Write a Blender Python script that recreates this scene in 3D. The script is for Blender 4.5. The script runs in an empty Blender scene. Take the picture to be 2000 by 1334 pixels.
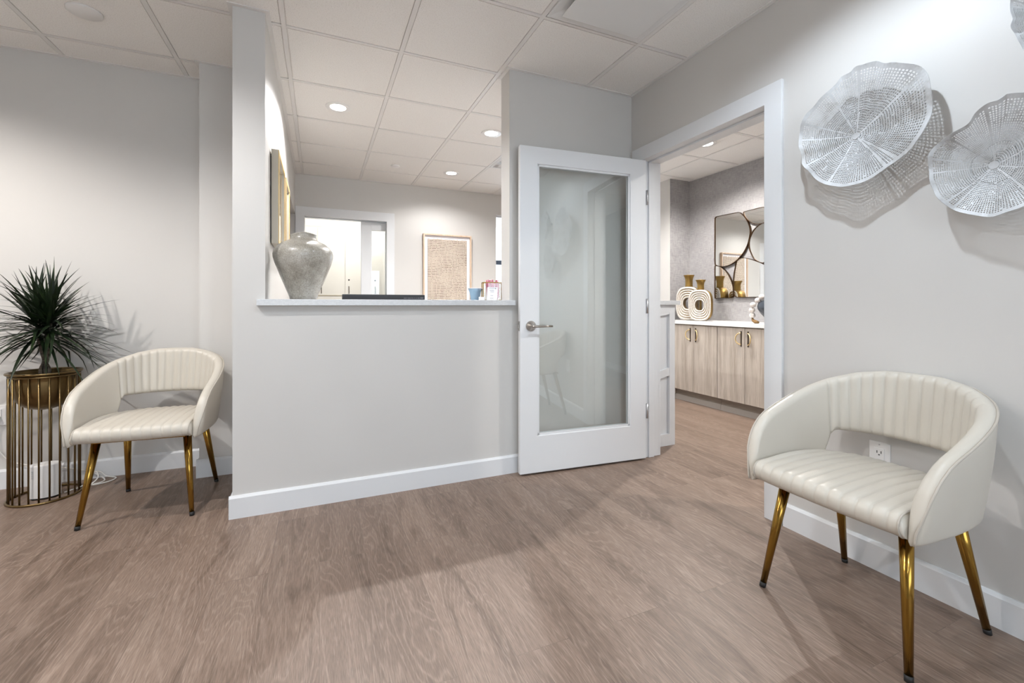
import bpy, bmesh, math, random
from math import pi, sin, cos, radians, sqrt
from mathutils import Vector, Matrix
random.seed(7)
S = bpy.context.scene
COL = S.collection

# ------------------------------------------------------------------ camera, world, exposure, daylight
CEIL = 2.545
cd = bpy.data.cameras.new('camera'); cam = bpy.data.objects.new('camera', cd); COL.objects.link(cam)
cam.location = (0, 0, 1.06); cam.rotation_euler = (radians(90), 0, radians(-23.5))
cd.sensor_width = 36.0; cd.lens = 36.0 * 866 / 2000; cd.shift_y = -(667 - 595) / 2000.0
cd.clip_start = 0.02; cd.clip_end = 60
S.camera = cam
S.view_settings.view_transform = 'Standard'
S.view_settings.look = 'None'
S.view_settings.exposure = 0.50
S.view_settings.gamma = 1.0
S.view_settings.use_curve_mapping = False
try:
    S.cycles.use_denoising = True
    S.cycles.max_bounces = 12; S.cycles.diffuse_bounces = 6; S.cycles.glossy_bounces = 5
    S.cycles.transparent_max_bounces = 12; S.cycles.sample_clamp_indirect = 6
except Exception:
    pass
W = bpy.data.worlds.new('sky'); S.world = W; W.use_nodes = True
W.node_tree.nodes['Background'].inputs[0].default_value = (0.80, 0.90, 1.0, 1)
W.node_tree.nodes['Background'].inputs[1].default_value = 5.0


def area_light(name, loc, rot, sx, sy, power, color=(1, 1, 1), shape='RECTANGLE', spread=None, portal=False):
    l = bpy.data.lights.new(name, 'AREA'); l.shape = shape; l.size = sx; l.size_y = sy
    l.energy = power; l.color = color
    if spread: l.spread = spread
    o = bpy.data.objects.new(name, l); COL.objects.link(o); o.location = loc; o.rotation_euler = rot
    if portal:
        try: l.cycles.is_portal = True
        except Exception: pass
    return o


# daylight entering by the two windows (portals steer the sky light through the panes)
area_light('window_daylight', (0.45, -3.02, 1.45), (radians(-90), 0, 0), 3.4, 1.5, 1, portal=True)

COOL = (0.79, 0.895, 1.0); NEUT = (1.0, 0.988, 0.98); HALL = (1.0, 0.955, 0.90); WARM = (1.0, 0.945, 0.89)
# x, y, watts, colour, label of every round ceiling lamp, unseen added ones included
LAMPS = [
    (0.13, 3.585, 84, NEUT, 'round recessed ceiling light glowing nearest above the tall grey stone vase'),
    (1.37, 3.60, 68, NEUT, 'round recessed ceiling light cut by the edge of the wall above the glass door'),
    (1.37, 4.87, 34, NEUT, 'round recessed ceiling light farthest back, above the woven framed panel'),
    (2.60, 3.60, 50, NEUT, 'unseen round light added behind the glass door wall to brighten the reception'),  # added out of view to brighten the reception back wall and corridor
    (3.28, 3.04, 104, HALL, 'round recessed ceiling light seen through the doorway above the wood cabinets'),
    (1.37, 0.98, 38, COOL, 'round recessed ceiling light of the waiting room above the right chair'),
    (0.13, 0.98, 18, COOL, 'round recessed ceiling light of the waiting room in the middle of the floor'),
    (-1.09, 1.60, 74, NEUT, 'round recessed ceiling light of the waiting room between the two chairs'),
    (-2.31, 2.35, 98, WARM, 'round recessed ceiling light of the waiting room near the potted plant'),
    (3.0, 0.9, 84, HALL, 'unseen round light added to brighten the corridor behind the right wall'),  # extra light added out of view for corridor brightness
    (0.13, -1.4, 52, COOL, 'unseen round fill light added behind the camera'),  # fill light added out of view for the waiting room
    (-1.3, -1.4, 36, COOL, 'unseen round fill light added behind the camera, farther from the right wall'),  # second added fill light, also out of view
]


# ------------------------------------------------------------------ helpers
class MB:
    """collects polygons of one mesh"""
    def __init__(s): s.v = []; s.f = []; s.m = []; s.sm = []
    def add(s, vs, fs, m=0, smooth=False):
        b = len(s.v); s.v += [tuple(p) for p in vs]
        for f in fs:
            s.f.append([b + i for i in f]); s.m.append(m); s.sm.append(smooth)
        return s
    def box(s, x0, y0, z0, x1, y1, z1, m=0):
        if x0 > x1: x0, x1 = x1, x0
        if y0 > y1: y0, y1 = y1, y0
        if z0 > z1: z0, z1 = z1, z0
        vs = [(x0, y0, z0), (x1, y0, z0), (x1, y1, z0), (x0, y1, z0), (x0, y0, z1), (x1, y0, z1), (x1, y1, z1), (x0, y1, z1)]
        return s.add(vs, [(3, 2, 1, 0), (4, 5, 6, 7), (0, 1, 5, 4), (1, 2, 6, 5), (2, 3, 7, 6), (3, 0, 4, 7)], m)
    def obox(s, c, ax, ay, az, m=0):
        c, ax, ay, az = map(Vector, (c, ax, ay, az))
        vs = [c + i * ax + j * ay + k * az for k in (-1, 1) for j, i in ((-1, -1), (-1, 1), (1, 1), (1, -1))]
        return s.add(vs, [(3, 2, 1, 0), (4, 5, 6, 7), (0, 1, 5, 4), (1, 2, 6, 5), (2, 3, 7, 6), (3, 0, 4, 7)], m)
    def tube(s, pts, r, seg=10, closed=False, m=0, cap=True):
        pts = [Vector(p) for p in pts]; n = len(pts)
        rs = r if isinstance(r, (list, tuple)) else [r] * n
        t0 = (pts[1] - pts[0]).normalized(); up = Vector((0, 0, 1)) if abs(t0.z) < .9 else Vector((1, 0, 0))
        nrm = t0.cross(up).normalized(); vs = []; prev = t0
        for i in range(n):
            if closed: t = (pts[(i + 1) % n] - pts[i - 1]).normalized()
            else: t = (pts[min(i + 1, n - 1)] - pts[max(i - 1, 0)]).normalized()
            q = prev.rotation_difference(t); nrm = (q @ nrm); nrm = (nrm - t * nrm.dot(t)).normalized(); prev = t
            b = t.cross(nrm)
            for k in range(seg):
                a = 2 * pi * k / seg; vs.append(pts[i] + (nrm * cos(a) + b * sin(a)) * rs[i])
        fs = []
        for i in range(n if closed else n - 1):
            j = (i + 1) % n
            for k in range(seg):
                l = (k + 1) % seg; fs.append((i * seg + k, i * seg + l, j * seg + l, j * seg + k))
        s.add(vs, fs, m, True)
        if cap and not closed:
            b = len(s.v) - len(vs)
            s.f.append([b + k for k in range(seg)][::-1]); s.m.append(m); s.sm.append(False)
            s.f.append([b + (n - 1) * seg + k for k in range(seg)]); s.m.append(m); s.sm.append(False)
        return s
    def lathe(s, prof, seg=48, c=(0, 0, 0), m=0, smooth=True, sx=1, sy=1):
        vs = []; n = len(prof)
        for r, z in prof:
            for k in range(seg):
                a = 2 * pi * k / seg; vs.append((c[0] + r * cos(a) * sx, c[1] + r * sin(a) * sy, c[2] + z))
        fs = [(i * seg + k, i * seg + (k + 1) % seg, (i + 1) * seg + (k + 1) % seg, (i + 1) * seg + k) for i in range(n - 1) for k in range(seg)]
        s.add(vs, fs, m, smooth)
        b = len(s.v) - len(vs)
        if prof[0][0] > 1e-4: s.f.append([b + k for k in range(seg)][::-1]); s.m.append(m); s.sm.append(False)
        if prof[-1][0] > 1e-4: s.f.append([b + (n - 1) * seg + k for k in range(seg)]); s.m.append(m); s.sm.append(False)
        return s
    def sphere(s, c, r, seg=20, rings=12, m=0, sz=1):
        prof = [(r * sin(pi * i / rings) if 0 < i < rings else 0.00005, -r * sz * cos(pi * i / rings)) for i in range(rings + 1)]
        return s.lathe(prof, seg, c, m)
    def prism(s, out, fn, m=0, smooth=False):
        """out: 2-D outline; fn(a, b, side) -> point; side 0 / 1"""
        n = len(out); vs = [fn(a, b, 0) for a, b in out] + [fn(a, b, 1) for a, b in out]
        s.add(vs, [tuple(range(n))[::-1], tuple(range(n, 2 * n))], m, False)
        b0 = len(s.v) - 2 * n
        for i in range(n):
            j = (i + 1) % n; s.f.append([b0 + i, b0 + j, b0 + n + j, b0 + n + i]); s.m.append(m); s.sm.append(smooth)
        return s
    def build(s, name, mats, parent=None, bevel=0, solid=0, weld=False, fixn=True):
        me = bpy.data.meshes.new(name); me.from_pydata(s.v, [], s.f)
        if not isinstance(mats, (list, tuple)): mats = [mats]
        for mt in mats: me.materials.append(mt)
        me.polygons.foreach_set('material_index', s.m); me.polygons.foreach_set('use_smooth', s.sm)
        me.update()
        if weld or fixn:
            bm = bmesh.new(); bm.from_mesh(me)
            if weld: bmesh.ops.remove_doubles(bm, verts=bm.verts, dist=1e-5)
            bmesh.ops.recalc_face_normals(bm, faces=bm.faces); bm.to_mesh(me); bm.free()
        o = bpy.data.objects.new(name, me); COL.objects.link(o)
        if parent: o.parent = parent
        if bevel:
            b = o.modifiers.new('bevel', 'BEVEL'); b.width = bevel; b.segments = 2; b.limit_method = 'ANGLE'; b.angle_limit = radians(50)
        if solid:
            d = o.modifiers.new('solid', 'SOLIDIFY'); d.thickness = solid; d.offset = 0
        return o


def ring_frame(b, x0, x1, z0, z1, hx0, hx1, hz0, hz1, y0, y1):
    o = [(x0, z0), (x1, z0), (x1, z1), (x0, z1)]; h = [(hx0, hz0), (hx1, hz0), (hx1, hz1), (hx0, hz1)]
    vs = [(a, y, c) for y in (y0, y1) for q in (o, h) for a, c in q]; fs = []
    for k in range(4):
        l = (k + 1) % 4
        fs += [(k, l, 4 + l, 4 + k), (8 + k, 8 + l, 12 + l, 12 + k), (k, l, 8 + l, 8 + k), (4 + k, 4 + l, 12 + l, 12 + k)]
    b.add(vs, fs)


def tag(o, label=None, cat=None, group=None, kind=None):
    if label: o['label'] = label
    if cat: o['category'] = cat
    if group: o['group'] = group
    if kind: o['kind'] = kind
    return o


def thing(name, label, cat, loc=(0, 0, 0), rz=0, group=None, kind=None):
    o = bpy.data.objects.new(name, None); COL.objects.link(o); o.empty_display_size = .05
    o.location = loc; o.rotation_euler = (0, 0, rz)
    return tag(o, label, cat, group, kind)


def struct(name, mb, mats, label, parent=None, **k):
    o = mb.build(name, mats, parent, **k)
    if parent is None: tag(o, label, name.split('_')[0], None, 'structure')
    return o


def copy_tree(o, parent=None):
    c = o.copy(); COL.objects.link(c)
    if parent: c.parent = parent
    for ch in list(o.children): copy_tree(ch, c)
    return c


def catmull(p, n=6, closed=True):
    out = []; N = len(p)
    for i in range(N if closed else N - 1):
        g = lambda k: Vector(p[k % N] if closed else p[max(0, min(N - 1, k))])
        a, b, c, d = g(i - 1), g(i), g(i + 1), g(i + 2)
        for k in range(n):
            t = k / n
            out.append(0.5 * ((2 * b) + (c - a) * t + (2 * a - 5 * b + 4 * c - d) * t * t + (3 * b - a - 3 * c + d) * t ** 3))
    if not closed: out.append(Vector(p[-1]))
    return out


def smooth(a, b, x):
    t = max(0, min(1, (x - a) / (b - a))); return t * t * (3 - 2 * t)


# ------------------------------------------------------------------ materials
class NT:
    def __init__(s, name):
        s.mat = bpy.data.materials.new(name); s.mat.use_nodes = True; s.t = s.mat.node_tree
        s.b = s.t.nodes['Principled BSDF']; s.out = s.t.nodes['Material Output']
    def n(s, typ, **k):
        q = s.t.nodes.new(typ)
        for a, v in k.items():
            if a in q.inputs: q.inputs[a].default_value = v
            else: setattr(q, a, v)
        return q
    def l(s, a, b): s.t.links.new(a, b)
    def set(s, col=None, rough=None, metal=None, **k):
        if col is not None: s.b.inputs['Base Color'].default_value = (*col, 1)
        if rough is not None: s.b.inputs['Roughness'].default_value = rough
        if metal is not None: s.b.inputs['Metallic'].default_value = metal
        for a, v in k.items(): s.b.inputs[a].default_value = v
        return s
    def coord(s, scale=(1, 1, 1), rot=(0, 0, 0)):
        c = s.n('ShaderNodeTexCoord'); m = s.n('ShaderNodeMapping'); m.inputs['Scale'].default_value = scale; m.inputs['Rotation'].default_value = rot
        s.l(c.outputs['Object'], m.inputs['Vector']); return m.outputs['Vector']
    def noise(s, vec, scale, detail=3, rough=.5, dist=0):
        q = s.n('ShaderNodeTexNoise'); q.inputs['Scale'].default_value = scale; q.inputs['Detail'].default_value = detail
        q.inputs['Roughness'].default_value = rough; q.inputs['Distortion'].default_value = dist
        if vec is not None: s.l(vec, q.inputs['Vector'])
        return q.outputs['Fac']
    def ramp(s, fac, stops):
        r = s.n('ShaderNodeValToRGB'); e = r.color_ramp.elements
        while len(e) < len(stops): e.new(.5)
        for i, (p, c) in enumerate(stops): e[i].position = p; e[i].color = (*c, 1) if len(c) == 3 else c
        s.l(fac, r.inputs['Fac']); return r.outputs['Color']
    def math(s, op, a, b=None, c=None):
        q = s.n('ShaderNodeMath', operation=op)
        for i, x in enumerate((a, b, c)):
            if x is None: continue
            if isinstance(x, (int, float)): q.inputs[i].default_value = x
            else: s.l(x, q.inputs[i])
        return q.outputs[0]
    def mix(s, fac, a, b, mode='MIX'):
        q = s.n('ShaderNodeMix', data_type='RGBA', blend_type=mode)
        for sock, x in ((q.inputs['Factor'], fac), (q.inputs['A'], a), (q.inputs['B'], b)):
            pass
        fs = [i for i in q.inputs if i.name == 'Factor' and i.type == 'VALUE'][0]
        A = [i for i in q.inputs if i.name == 'A' and i.type == 'RGBA'][0]; B = [i for i in q.inputs if i.name == 'B' and i.type == 'RGBA'][0]
        for sock, x in ((fs, fac), (A, a), (B, b)):
            if isinstance(x, (int, float)): sock.default_value = x
            elif isinstance(x, tuple): sock.default_value = (*x, 1)
            else: s.l(x, sock)
        return [o for o in q.outputs if o.type == 'RGBA'][0]
    def bump(s, h, strength=.2, dist=.002):
        b = s.n('ShaderNodeBump'); b.inputs['Strength'].default_value = strength; b.inputs['Distance'].default_value = dist
        s.l(h, b.inputs['Height']); s.l(b.outputs['Normal'], s.b.inputs['Normal'])
    def base(s, c): s.l(c, s.b.inputs['Base Color'])


def plain(name, col, rough=.5, metal=0, **k): return NT(name).set(col, rough, metal, **k).mat


def paint(name, col, rough=.55, var=.03):
    q = NT(name).set(col, rough)
    v = q.coord(); f = q.noise(v, 1.3, 2)
    q.base(q.ramp(f, [(.3, tuple(c * (1 - var) for c in col)), (.7, tuple(min(1, c * (1 + var)) for c in col))]))
    q.bump(q.noise(v, 260, 2), .06, .001)
    return q.mat


M = {}
M['wall'] = paint('greige_wall_paint', (.60, .585, .565), .5)
M['trim'] = paint('white_trim_paint', (.71, .72, .735), .35, .01)
M['grid'] = plain('ceiling_grid_metal', (.74, .725, .71), .45)
M['white_plastic'] = plain('white_plastic', (.78, .77, .76), .35)
M['white_metal'] = plain('white_enamelled_metal', (.74, .74, .735), .35)
M['dark'] = plain('dark_slot', (.02, .02, .02), .6)
M['black'] = plain('black_plastic', (.012, .012, .014), .32)
M['rubber'] = plain('black_rubber', (.015, .015, .015), .6)
M['nickel'] = plain('satin_nickel', (.42, .39, .36), .28, 1)
M['steel'] = plain('hinge_steel', (.55, .55, .56), .35, 1)
M['gold'] = plain('polished_gold_leg', (.33, .19, .04), .18, 1)
M['pale_gold'] = plain('pale_gold_handle', (.86, .66, .34), .35, .85)
M['dark_bronze'] = plain('dark_bronze_bar', (.07, .05, .035), .4, .7)
M['paper'] = plain('white_paper', (.86, .85, .88), .7)
M['ink'] = plain('grey_print', (.28, .28, .32), .7)
M['pink'] = plain('pink_plastic', (.50, .10, .17), .4)
M['pink_pale'] = plain('pale_pink_plastic', (.60, .26, .33), .4)
M['blue'] = plain('pale_blue_plastic', (.25, .38, .50), .4)
M['navy'] = plain('dark_navy_glaze', (.035, .045, .062), .42)
M['cream_lam'] = paint('cream_laminate', (.84, .82, .76), .4, .02)
M['cord'] = plain('white_cable', (.75, .73, .70), .45)
M['soil'] = plain('dark_soil', (.02, .015, .01), .9)
M['mirror'] = plain('mirror_glass', (.93, .95, .94), .01, 1)
M['quartz'] = paint('white_quartz', (.80, .79, .775), .25, .02)


def ceiling_tile():
    q = NT('acoustic_ceiling_tile').set((.84, .82, .79), .85)
    v = q.coord(); f = q.noise(v, 190, 2, .6)
    q.base(q.ramp(f, [(.30, (.70, .675, .65)), (.45, (.83, .81, .785)), (.7, (.86, .845, .82))]))
    q.bump(f, .25, .002); return q.mat
M['tile'] = ceiling_tile()


def floor_mat():
    q = NT('vinyl_oak_planks').set(None, .5)
    tc = q.n('ShaderNodeTexCoord'); sp = q.n('ShaderNodeSeparateXYZ'); q.l(tc.outputs['Object'], sp.inputs[0])
    X, Y = sp.outputs['X'], sp.outputs['Y']
    cm = q.n('ShaderNodeCombineXYZ'); q.l(Y, cm.inputs['X']); q.l(X, cm.inputs['Y'])
    br = q.n('ShaderNodeTexBrick', offset=.37, offset_frequency=2)
    for k, v in (('Scale', 1.0), ('Brick Width', 1.22), ('Row Height', .182), ('Mortar Size', .0012), ('Mortar Smooth', .1), ('Bias', 0.0)): br.inputs[k].default_value = v
    br.inputs['Color1'].default_value = (0, 0, 0, 1); br.inputs['Color2'].default_value = (1, 1, 1, 1); br.inputs['Mortar'].default_value = (.5, .5, .5, 1)
    q.l(cm.outputs[0], br.inputs['Vector'])
    rnd = q.math('MULTIPLY', br.outputs['Color'], 37.0)
    def stretched(sx, sy, wadd, scale, detail, dist=0., rough=.5):
        c = q.n('ShaderNodeCombineXYZ')
        q.l(q.math('MULTIPLY', X, sx), c.inputs['X']); q.l(q.math('MULTIPLY', Y, sy), c.inputs['Y'])
        z = q.math('ADD', rnd, wadd); q.l(z, c.inputs['Z'])
        return q.noise(c.outputs[0], scale, detail, rough, dist)
    broad = stretched(7.0, .8, 0, 1.0, 3, .3)
    n2 = stretched(7.0, .80, 11.3, 1.0, 3, .65, .45)
    saw = q.math('FRACT', q.math('MULTIPLY', n2, 23.0))
    tri = q.math('ABSOLUTE', q.math('SUBTRACT', saw, .5))           # 0 .. .5
    ring = q.math('MULTIPLY', q.math('SMOOTH_MIN', tri, .2, .06), 5.0)
    fine = stretched(400, 24.0, 3.1, 1.0, 3)
    pale = stretched(240, 15.0, 7.7, 1.0, 3)
    knot = stretched(11, 1.9, 21.0, 1.0, 4, 1.4)
    base = q.ramp(broad, [(.26, (.152, .105, .078)), (.50, (.212, .150, .115)), (.74, (.252, .184, .144))])
    c1 = q.mix(q.math('MULTIPLY', q.math('SUBTRACT', 1.0, ring), .44), base, (.345, .263, .212))
    dk = q.ramp(knot, [(.54, (1, 1, 1)), (.72, (.66, .63, .60))])
    c2 = q.mix(1.0, c1, dk, 'MULTIPLY')
    fn = q.ramp(fine, [(.34, (.78, .765, .75)), (.62, (1.12, 1.12, 1.12))])
    c3 = q.mix(1.0, c2, fn, 'MULTIPLY')
    pl = q.ramp(pale, [(.58, (0, 0, 0)), (.72, (1, 1, 1))])
    c4 = q.mix(q.math('MULTIPLY', pl, .35), c3, (.40, .32, .265))
    tone = q.ramp(br.outputs['Color'], [(0, (.90, .89, .885)), (1, (1.09, 1.09, 1.095))])
    c5 = q.mix(1.0, c4, tone, 'MULTIPLY')
    c6 = q.mix(q.math('MULTIPLY', br.outputs['Fac'], .32), c5, (.07, .05, .04))
    q.base(c6)
    q.l(q.math('ADD', q.math('MULTIPLY', fine, .18), .36), q.b.inputs['Roughness'])
    h = q.math('SUBTRACT', q.math('ADD', q.math('MULTIPLY', fine, .5), q.math('MULTIPLY', ring, .15)), br.outputs['Fac'])
    q.bump(h, .22, .0012)
    return q.mat
M['floor'] = floor_mat()


def leather():
    q = NT('cream_leather').set((.55, .515, .455), .38, 0)
    v = q.coord(); f = q.noise(v, 3.0, 2)
    q.base(q.ramp(f, [(.3, (.535, .495, .43)), (.7, (.57, .535, .475))]))
    q.bump(q.noise(v, 420, 3, .6), .10, .0008)
    return q.mat
M['leather'] = leather()
M['seam'] = plain('leather_piping', (.46, .42, .365), .42)


def brushed(name, col, rough):
    q = NT(name).set(col, rough, 1)
    f = q.noise(q.coord((1, 1, 1)), 7, 3)
    q.base(q.ramp(f, [(.3, tuple(c * .8 for c in col)), (.7, tuple(c * 1.15 for c in col))])); return q.mat
M['bronze'] = brushed('antique_bronze', (.21, .145, .065), .34)
M['brass'] = brushed('aged_brass', (.30, .19, .06), .42)


def stone():
    q = NT('speckled_grey_stone').set((.6, .62, .63), .3)
    v = q.coord((1, 2.5, 2.5)); a = q.noise(v, 45, 4, .7); b = q.noise(q.coord(), 320, 2)
    c = q.ramp(a, [(.3, (.50, .51, .525)), (.55, (.63, .64, .655)), (.75, (.71, .72, .73))])
    q.base(q.mix(.5, c, q.ramp(b, [(.35, (.52, .53, .54)), (.6, (.66, .67, .68))]))); return q.mat
M['stone'] = stone()


def crackle():
    q = NT('mottled_grey_ceramic').set(None, .3)
    v = q.coord(); a = q.noise(v, 9, 6, .7); b = q.noise(v, 150, 4, .7)
    c = q.ramp(a, [(.30, (.215, .195, .165)), (.50, (.335, .312, .272)), (.70, (.45, .43, .395))])
    d = q.ramp(b, [(.34, (.74, .73, .70)), (.48, (.96, .96, .95)), (.64, (1.18, 1.18, 1.17))])
    q.base(q.mix(1.0, c, d, 'MULTIPLY')); q.bump(b, .35, .003)
    q.b.inputs['Coat Weight'].default_value = .3; q.b.inputs['Coat Roughness'].default_value = .15
    return q.mat
M['crackle'] = crackle()


def wood(name, dark, mid, light, axis='z', rough=.45, freq=26):
    q = NT(name).set(None, rough)
    sc = {'z': (1, 1, .05), 'x': (.05, 1, 1), 'y': (1, .05, 1)}[axis]
    v = q.coord(sc); a = q.noise(v, freq, 5, .6, .6); b = q.noise(v, freq * 7, 2)
    c = q.ramp(a, [(.3, dark), (.5, mid), (.72, light)])
    q.base(q.mix(1.0, c, q.ramp(b, [(.3, (.86, .85, .84)), (.7, (1.08, 1.08, 1.08))]), 'MULTIPLY')); return q.mat
M['cabinet'] = wood('pale_ash_laminate', (.33, .28, .235), (.455, .40, .345), (.54, .485, .43), 'z')
M['toe'] = wood('grey_toe_kick', (.22, .185, .155), (.27, .235, .20), (.31, .27, .235), 'y')
M['frame_wood'] = wood('pale_oak_frame', (.60, .42, .29), (.70, .52, .38), (.76, .60, .46), 'z', .5, 30)
M['frame_gold'] = wood('honey_wood_frame', (.66, .42, .14), (.76, .52, .20), (.82, .60, .28), 'z', .4, 30)
M['frame_side'] = plain('beige_frame_side', (.52, .47, .39), .45)
M['weave'] = plain('raffia_strip', (.66, .565, .475), .8)
M['weave_back'] = plain('brown_backing', (.17, .115, .08), .9)


def wallpaper():
    q = NT('grey_linen_wallpaper').set(None, .8)
    a = q.noise(q.coord((1, 1, .06)), 260, 3, .7); b = q.noise(q.coord((.06, .06, 1)), 260, 3, .7); c = q.noise(q.coord(), 6, 3)
    f = q.math('MULTIPLY', q.math('ADD', a, b), .5)
    col = q.ramp(f, [(.36, (.24, .234, .242)), (.50, (.345, .336, .342)), (.62, (.43, .42, .425))])
    q.base(q.mix(1.0, col, q.ramp(c, [(.3, (.94, .94, .94)), (.7, (1.05, 1.05, 1.05))]), 'MULTIPLY')); q.bump(f, .2, .002)
    return q.mat
M['linen'] = wallpaper()


def washed():
    q = NT('whitewashed_perforated_metal').set(None, .5, 0)
    a = q.noise(q.coord(), 9, 5, .7)
    q.base(q.ramp(a, [(.32, (.32, .305, .29)), (.48, (.49, .495, .50)), (.68, (.60, .61, .625))])); q.bump(q.noise(q.coord(), 150, 3), .15, .001)
    return q.mat
M['washed'] = washed()


def ringed():
    q = NT('whitewashed_carving').set(None, .6)
    a = q.noise(q.coord(), 60, 4, .7)
    q.base(q.ramp(a, [(.3, (.42, .37, .31)), (.5, (.57, .54, .50)), (.7, (.64, .62, .59))])); return q.mat
M['carved'] = ringed()


def leafmat():
    q = NT('dark_dracaena_leaf').set(None, .35)
    a = q.noise(q.coord(), 14, 2)
    q.base(q.ramp(a, [(.35, (.007, .013, .006)), (.6, (.013, .026, .009)), (.8, (.035, .06, .014))])); return q.mat
M['leaf'] = leafmat()


def bark():
    q = NT('brown_trunk').set(None, .8)
    a = q.noise(q.coord((1, 1, 3)), 40, 4)
    q.base(q.ramp(a, [(.3, (.03, .022, .016)), (.7, (.11, .085, .06))])); q.bump(a, .6, .005); return q.mat
M['bark'] = bark()


def glass(name, tint, refl=1.0, f0=.045):
    m = bpy.data.materials.new(name); m.use_nodes = True; t = m.node_tree; t.nodes.clear()
    o = t.nodes.new('ShaderNodeOutputMaterial'); tr = t.nodes.new('ShaderNodeBsdfTransparent'); gl = t.nodes.new('ShaderNodeBsdfGlossy')
    lw = t.nodes.new('ShaderNodeLayerWeight'); lw.inputs['Blend'].default_value = .5; mx = t.nodes.new('ShaderNodeMixShader')
    pw = t.nodes.new('ShaderNodeMath'); pw.operation = 'POWER'; pw.inputs[1].default_value = 5
    fr = t.nodes.new('ShaderNodeMath'); fr.operation = 'MULTIPLY_ADD'; fr.inputs[1].default_value = 1 - f0; fr.inputs[2].default_value = f0
    t.links.new(lw.outputs['Facing'], pw.inputs[0]); t.links.new(pw.outputs[0], fr.inputs[0])
    tr.inputs['Color'].default_value = (*tint, 1); gl.inputs['Roughness'].default_value = .0; gl.inputs['Color'].default_value = (refl, refl, refl, 1)
    t.links.new(fr.outputs[0], mx.inputs[0]); t.links.new(tr.outputs[0], mx.inputs[1]); t.links.new(gl.outputs[0], mx.inputs[2]); t.links.new(mx.outputs[0], o.inputs[0])
    return m
M['glass'] = glass('green_tinted_door_glass', (.975, .99, .985), 1.0, .11)
M['clear'] = glass('clear_glass', (.96, .97, .97))


def emit(name, col, st):
    m = bpy.data.materials.new(name); m.use_nodes = True; t = m.node_tree; t.nodes.clear()
    o = t.nodes.new('ShaderNodeOutputMaterial'); e = t.nodes.new('ShaderNodeEmission'); e.inputs[0].default_value = (*col, 1); e.inputs[1].default_value = st
    t.links.new(e.outputs[0], o.inputs[0]); return m
M['lens'] = emit('lit_lamp_lens', (1, .97, .93), 14)

# ------------------------------------------------------------------ room shell
T = .14
struct('floor', MB().box(-3.6, -3.2, -.10, 5.2, 8.0, 0), M['floor'], 'brown grey wood look plank floor')

# ceiling: tiles with a raised face between exposed metal bars, one surface
def grid_lines(a, p, lo, hi):
    k = math.floor((lo - a) / p); out = []
    while a + k * p < hi + p: 
        x = a + k * p
        if lo < x < hi: out.append(x)
        k += 1
    return out
cb = MB()
DIFF = (1.059, 1.422, 1.675, 2.038)      # tiles replaced by air diffusers
VENT = (1.675, 3.886, 2.291, 4.502)
def ceiling_zone(x0, y0, x1, y1, ax, ay, p=.616):
    xs = [x0] + grid_lines(ax, p, x0, x1) + [x1]; ys = [y0] + grid_lines(ay, p, y0, y1) + [y1]
    w = .012
    for i in range(len(xs) - 1):
        for j in range(len(ys) - 1):
            cx, cy = (xs[i] + xs[i + 1]) / 2, (ys[j] + ys[j + 1]) / 2
            if any(d[0] < cx < d[2] and d[1] < cy < d[3] for d in (DIFF, VENT)): continue
            cb.box(xs[i], ys[j], CEIL + .007, xs[i + 1], ys[j + 1], CEIL + .03, 0)
            a, b, c, d = xs[i] + w + .004, ys[j] + w + .004, xs[i + 1] - w - .004, ys[j + 1] - w - .004
            if c > a and d > b: cb.box(a, b, CEIL + .002, c, d, CEIL + .008, 0)      # tegular face of the tile
    for x in xs[1:-1]: cb.box(x - w, y0, CEIL, x + w, y1, CEIL + .0075, 1)
    for y in ys[1:-1]:
        for i in range(len(xs) - 1): cb.box(xs[i] + (w if i else 0), y - w * .75, CEIL + .0005, xs[i + 1] - w, y + w * .75, CEIL + .0075, 1)
ceiling_zone(-3.5, -3.0, 2.12, 8.0, -.173, 2.038)
ceiling_zone(2.12, -3.0, 5.2, 8.0, 2.948, 3.36, .613)
# wall angles along the walls
def angle_trim(x0, y0, x1, y1): cb.box(x0, y0, CEIL - .002, x1, y1, CEIL + .005, 1)
for a in ((-3.5, 3.488, -.675, 3.51), (-.697, 3.238, -.395, 3.26), (-.417, 2.548, -.23, 2.57), (-.252, 2.57, -.230, 5.553), (1.078, 2.548, 2.05, 2.57),
          (1.078, 2.57, 1.10, 2.71), (2.028, -3, 2.05, 2.548), (-.25, 5.553, 4, 5.575), (-.417, 2.57, -.395, 3.238), (-.697, 3.26, -.675, 3.488),
          (4.078, 2.45, 4.10, 4.06)):
    angle_trim(*a)
cb.box(-3.6, -3.2, CEIL + .03, 5.2, 8.0, CEIL + .12, 0)
struct('ceiling', cb, [M['tile'], M['grid']], 'suspended ceiling of square white tiles on a metal grid')


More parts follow.
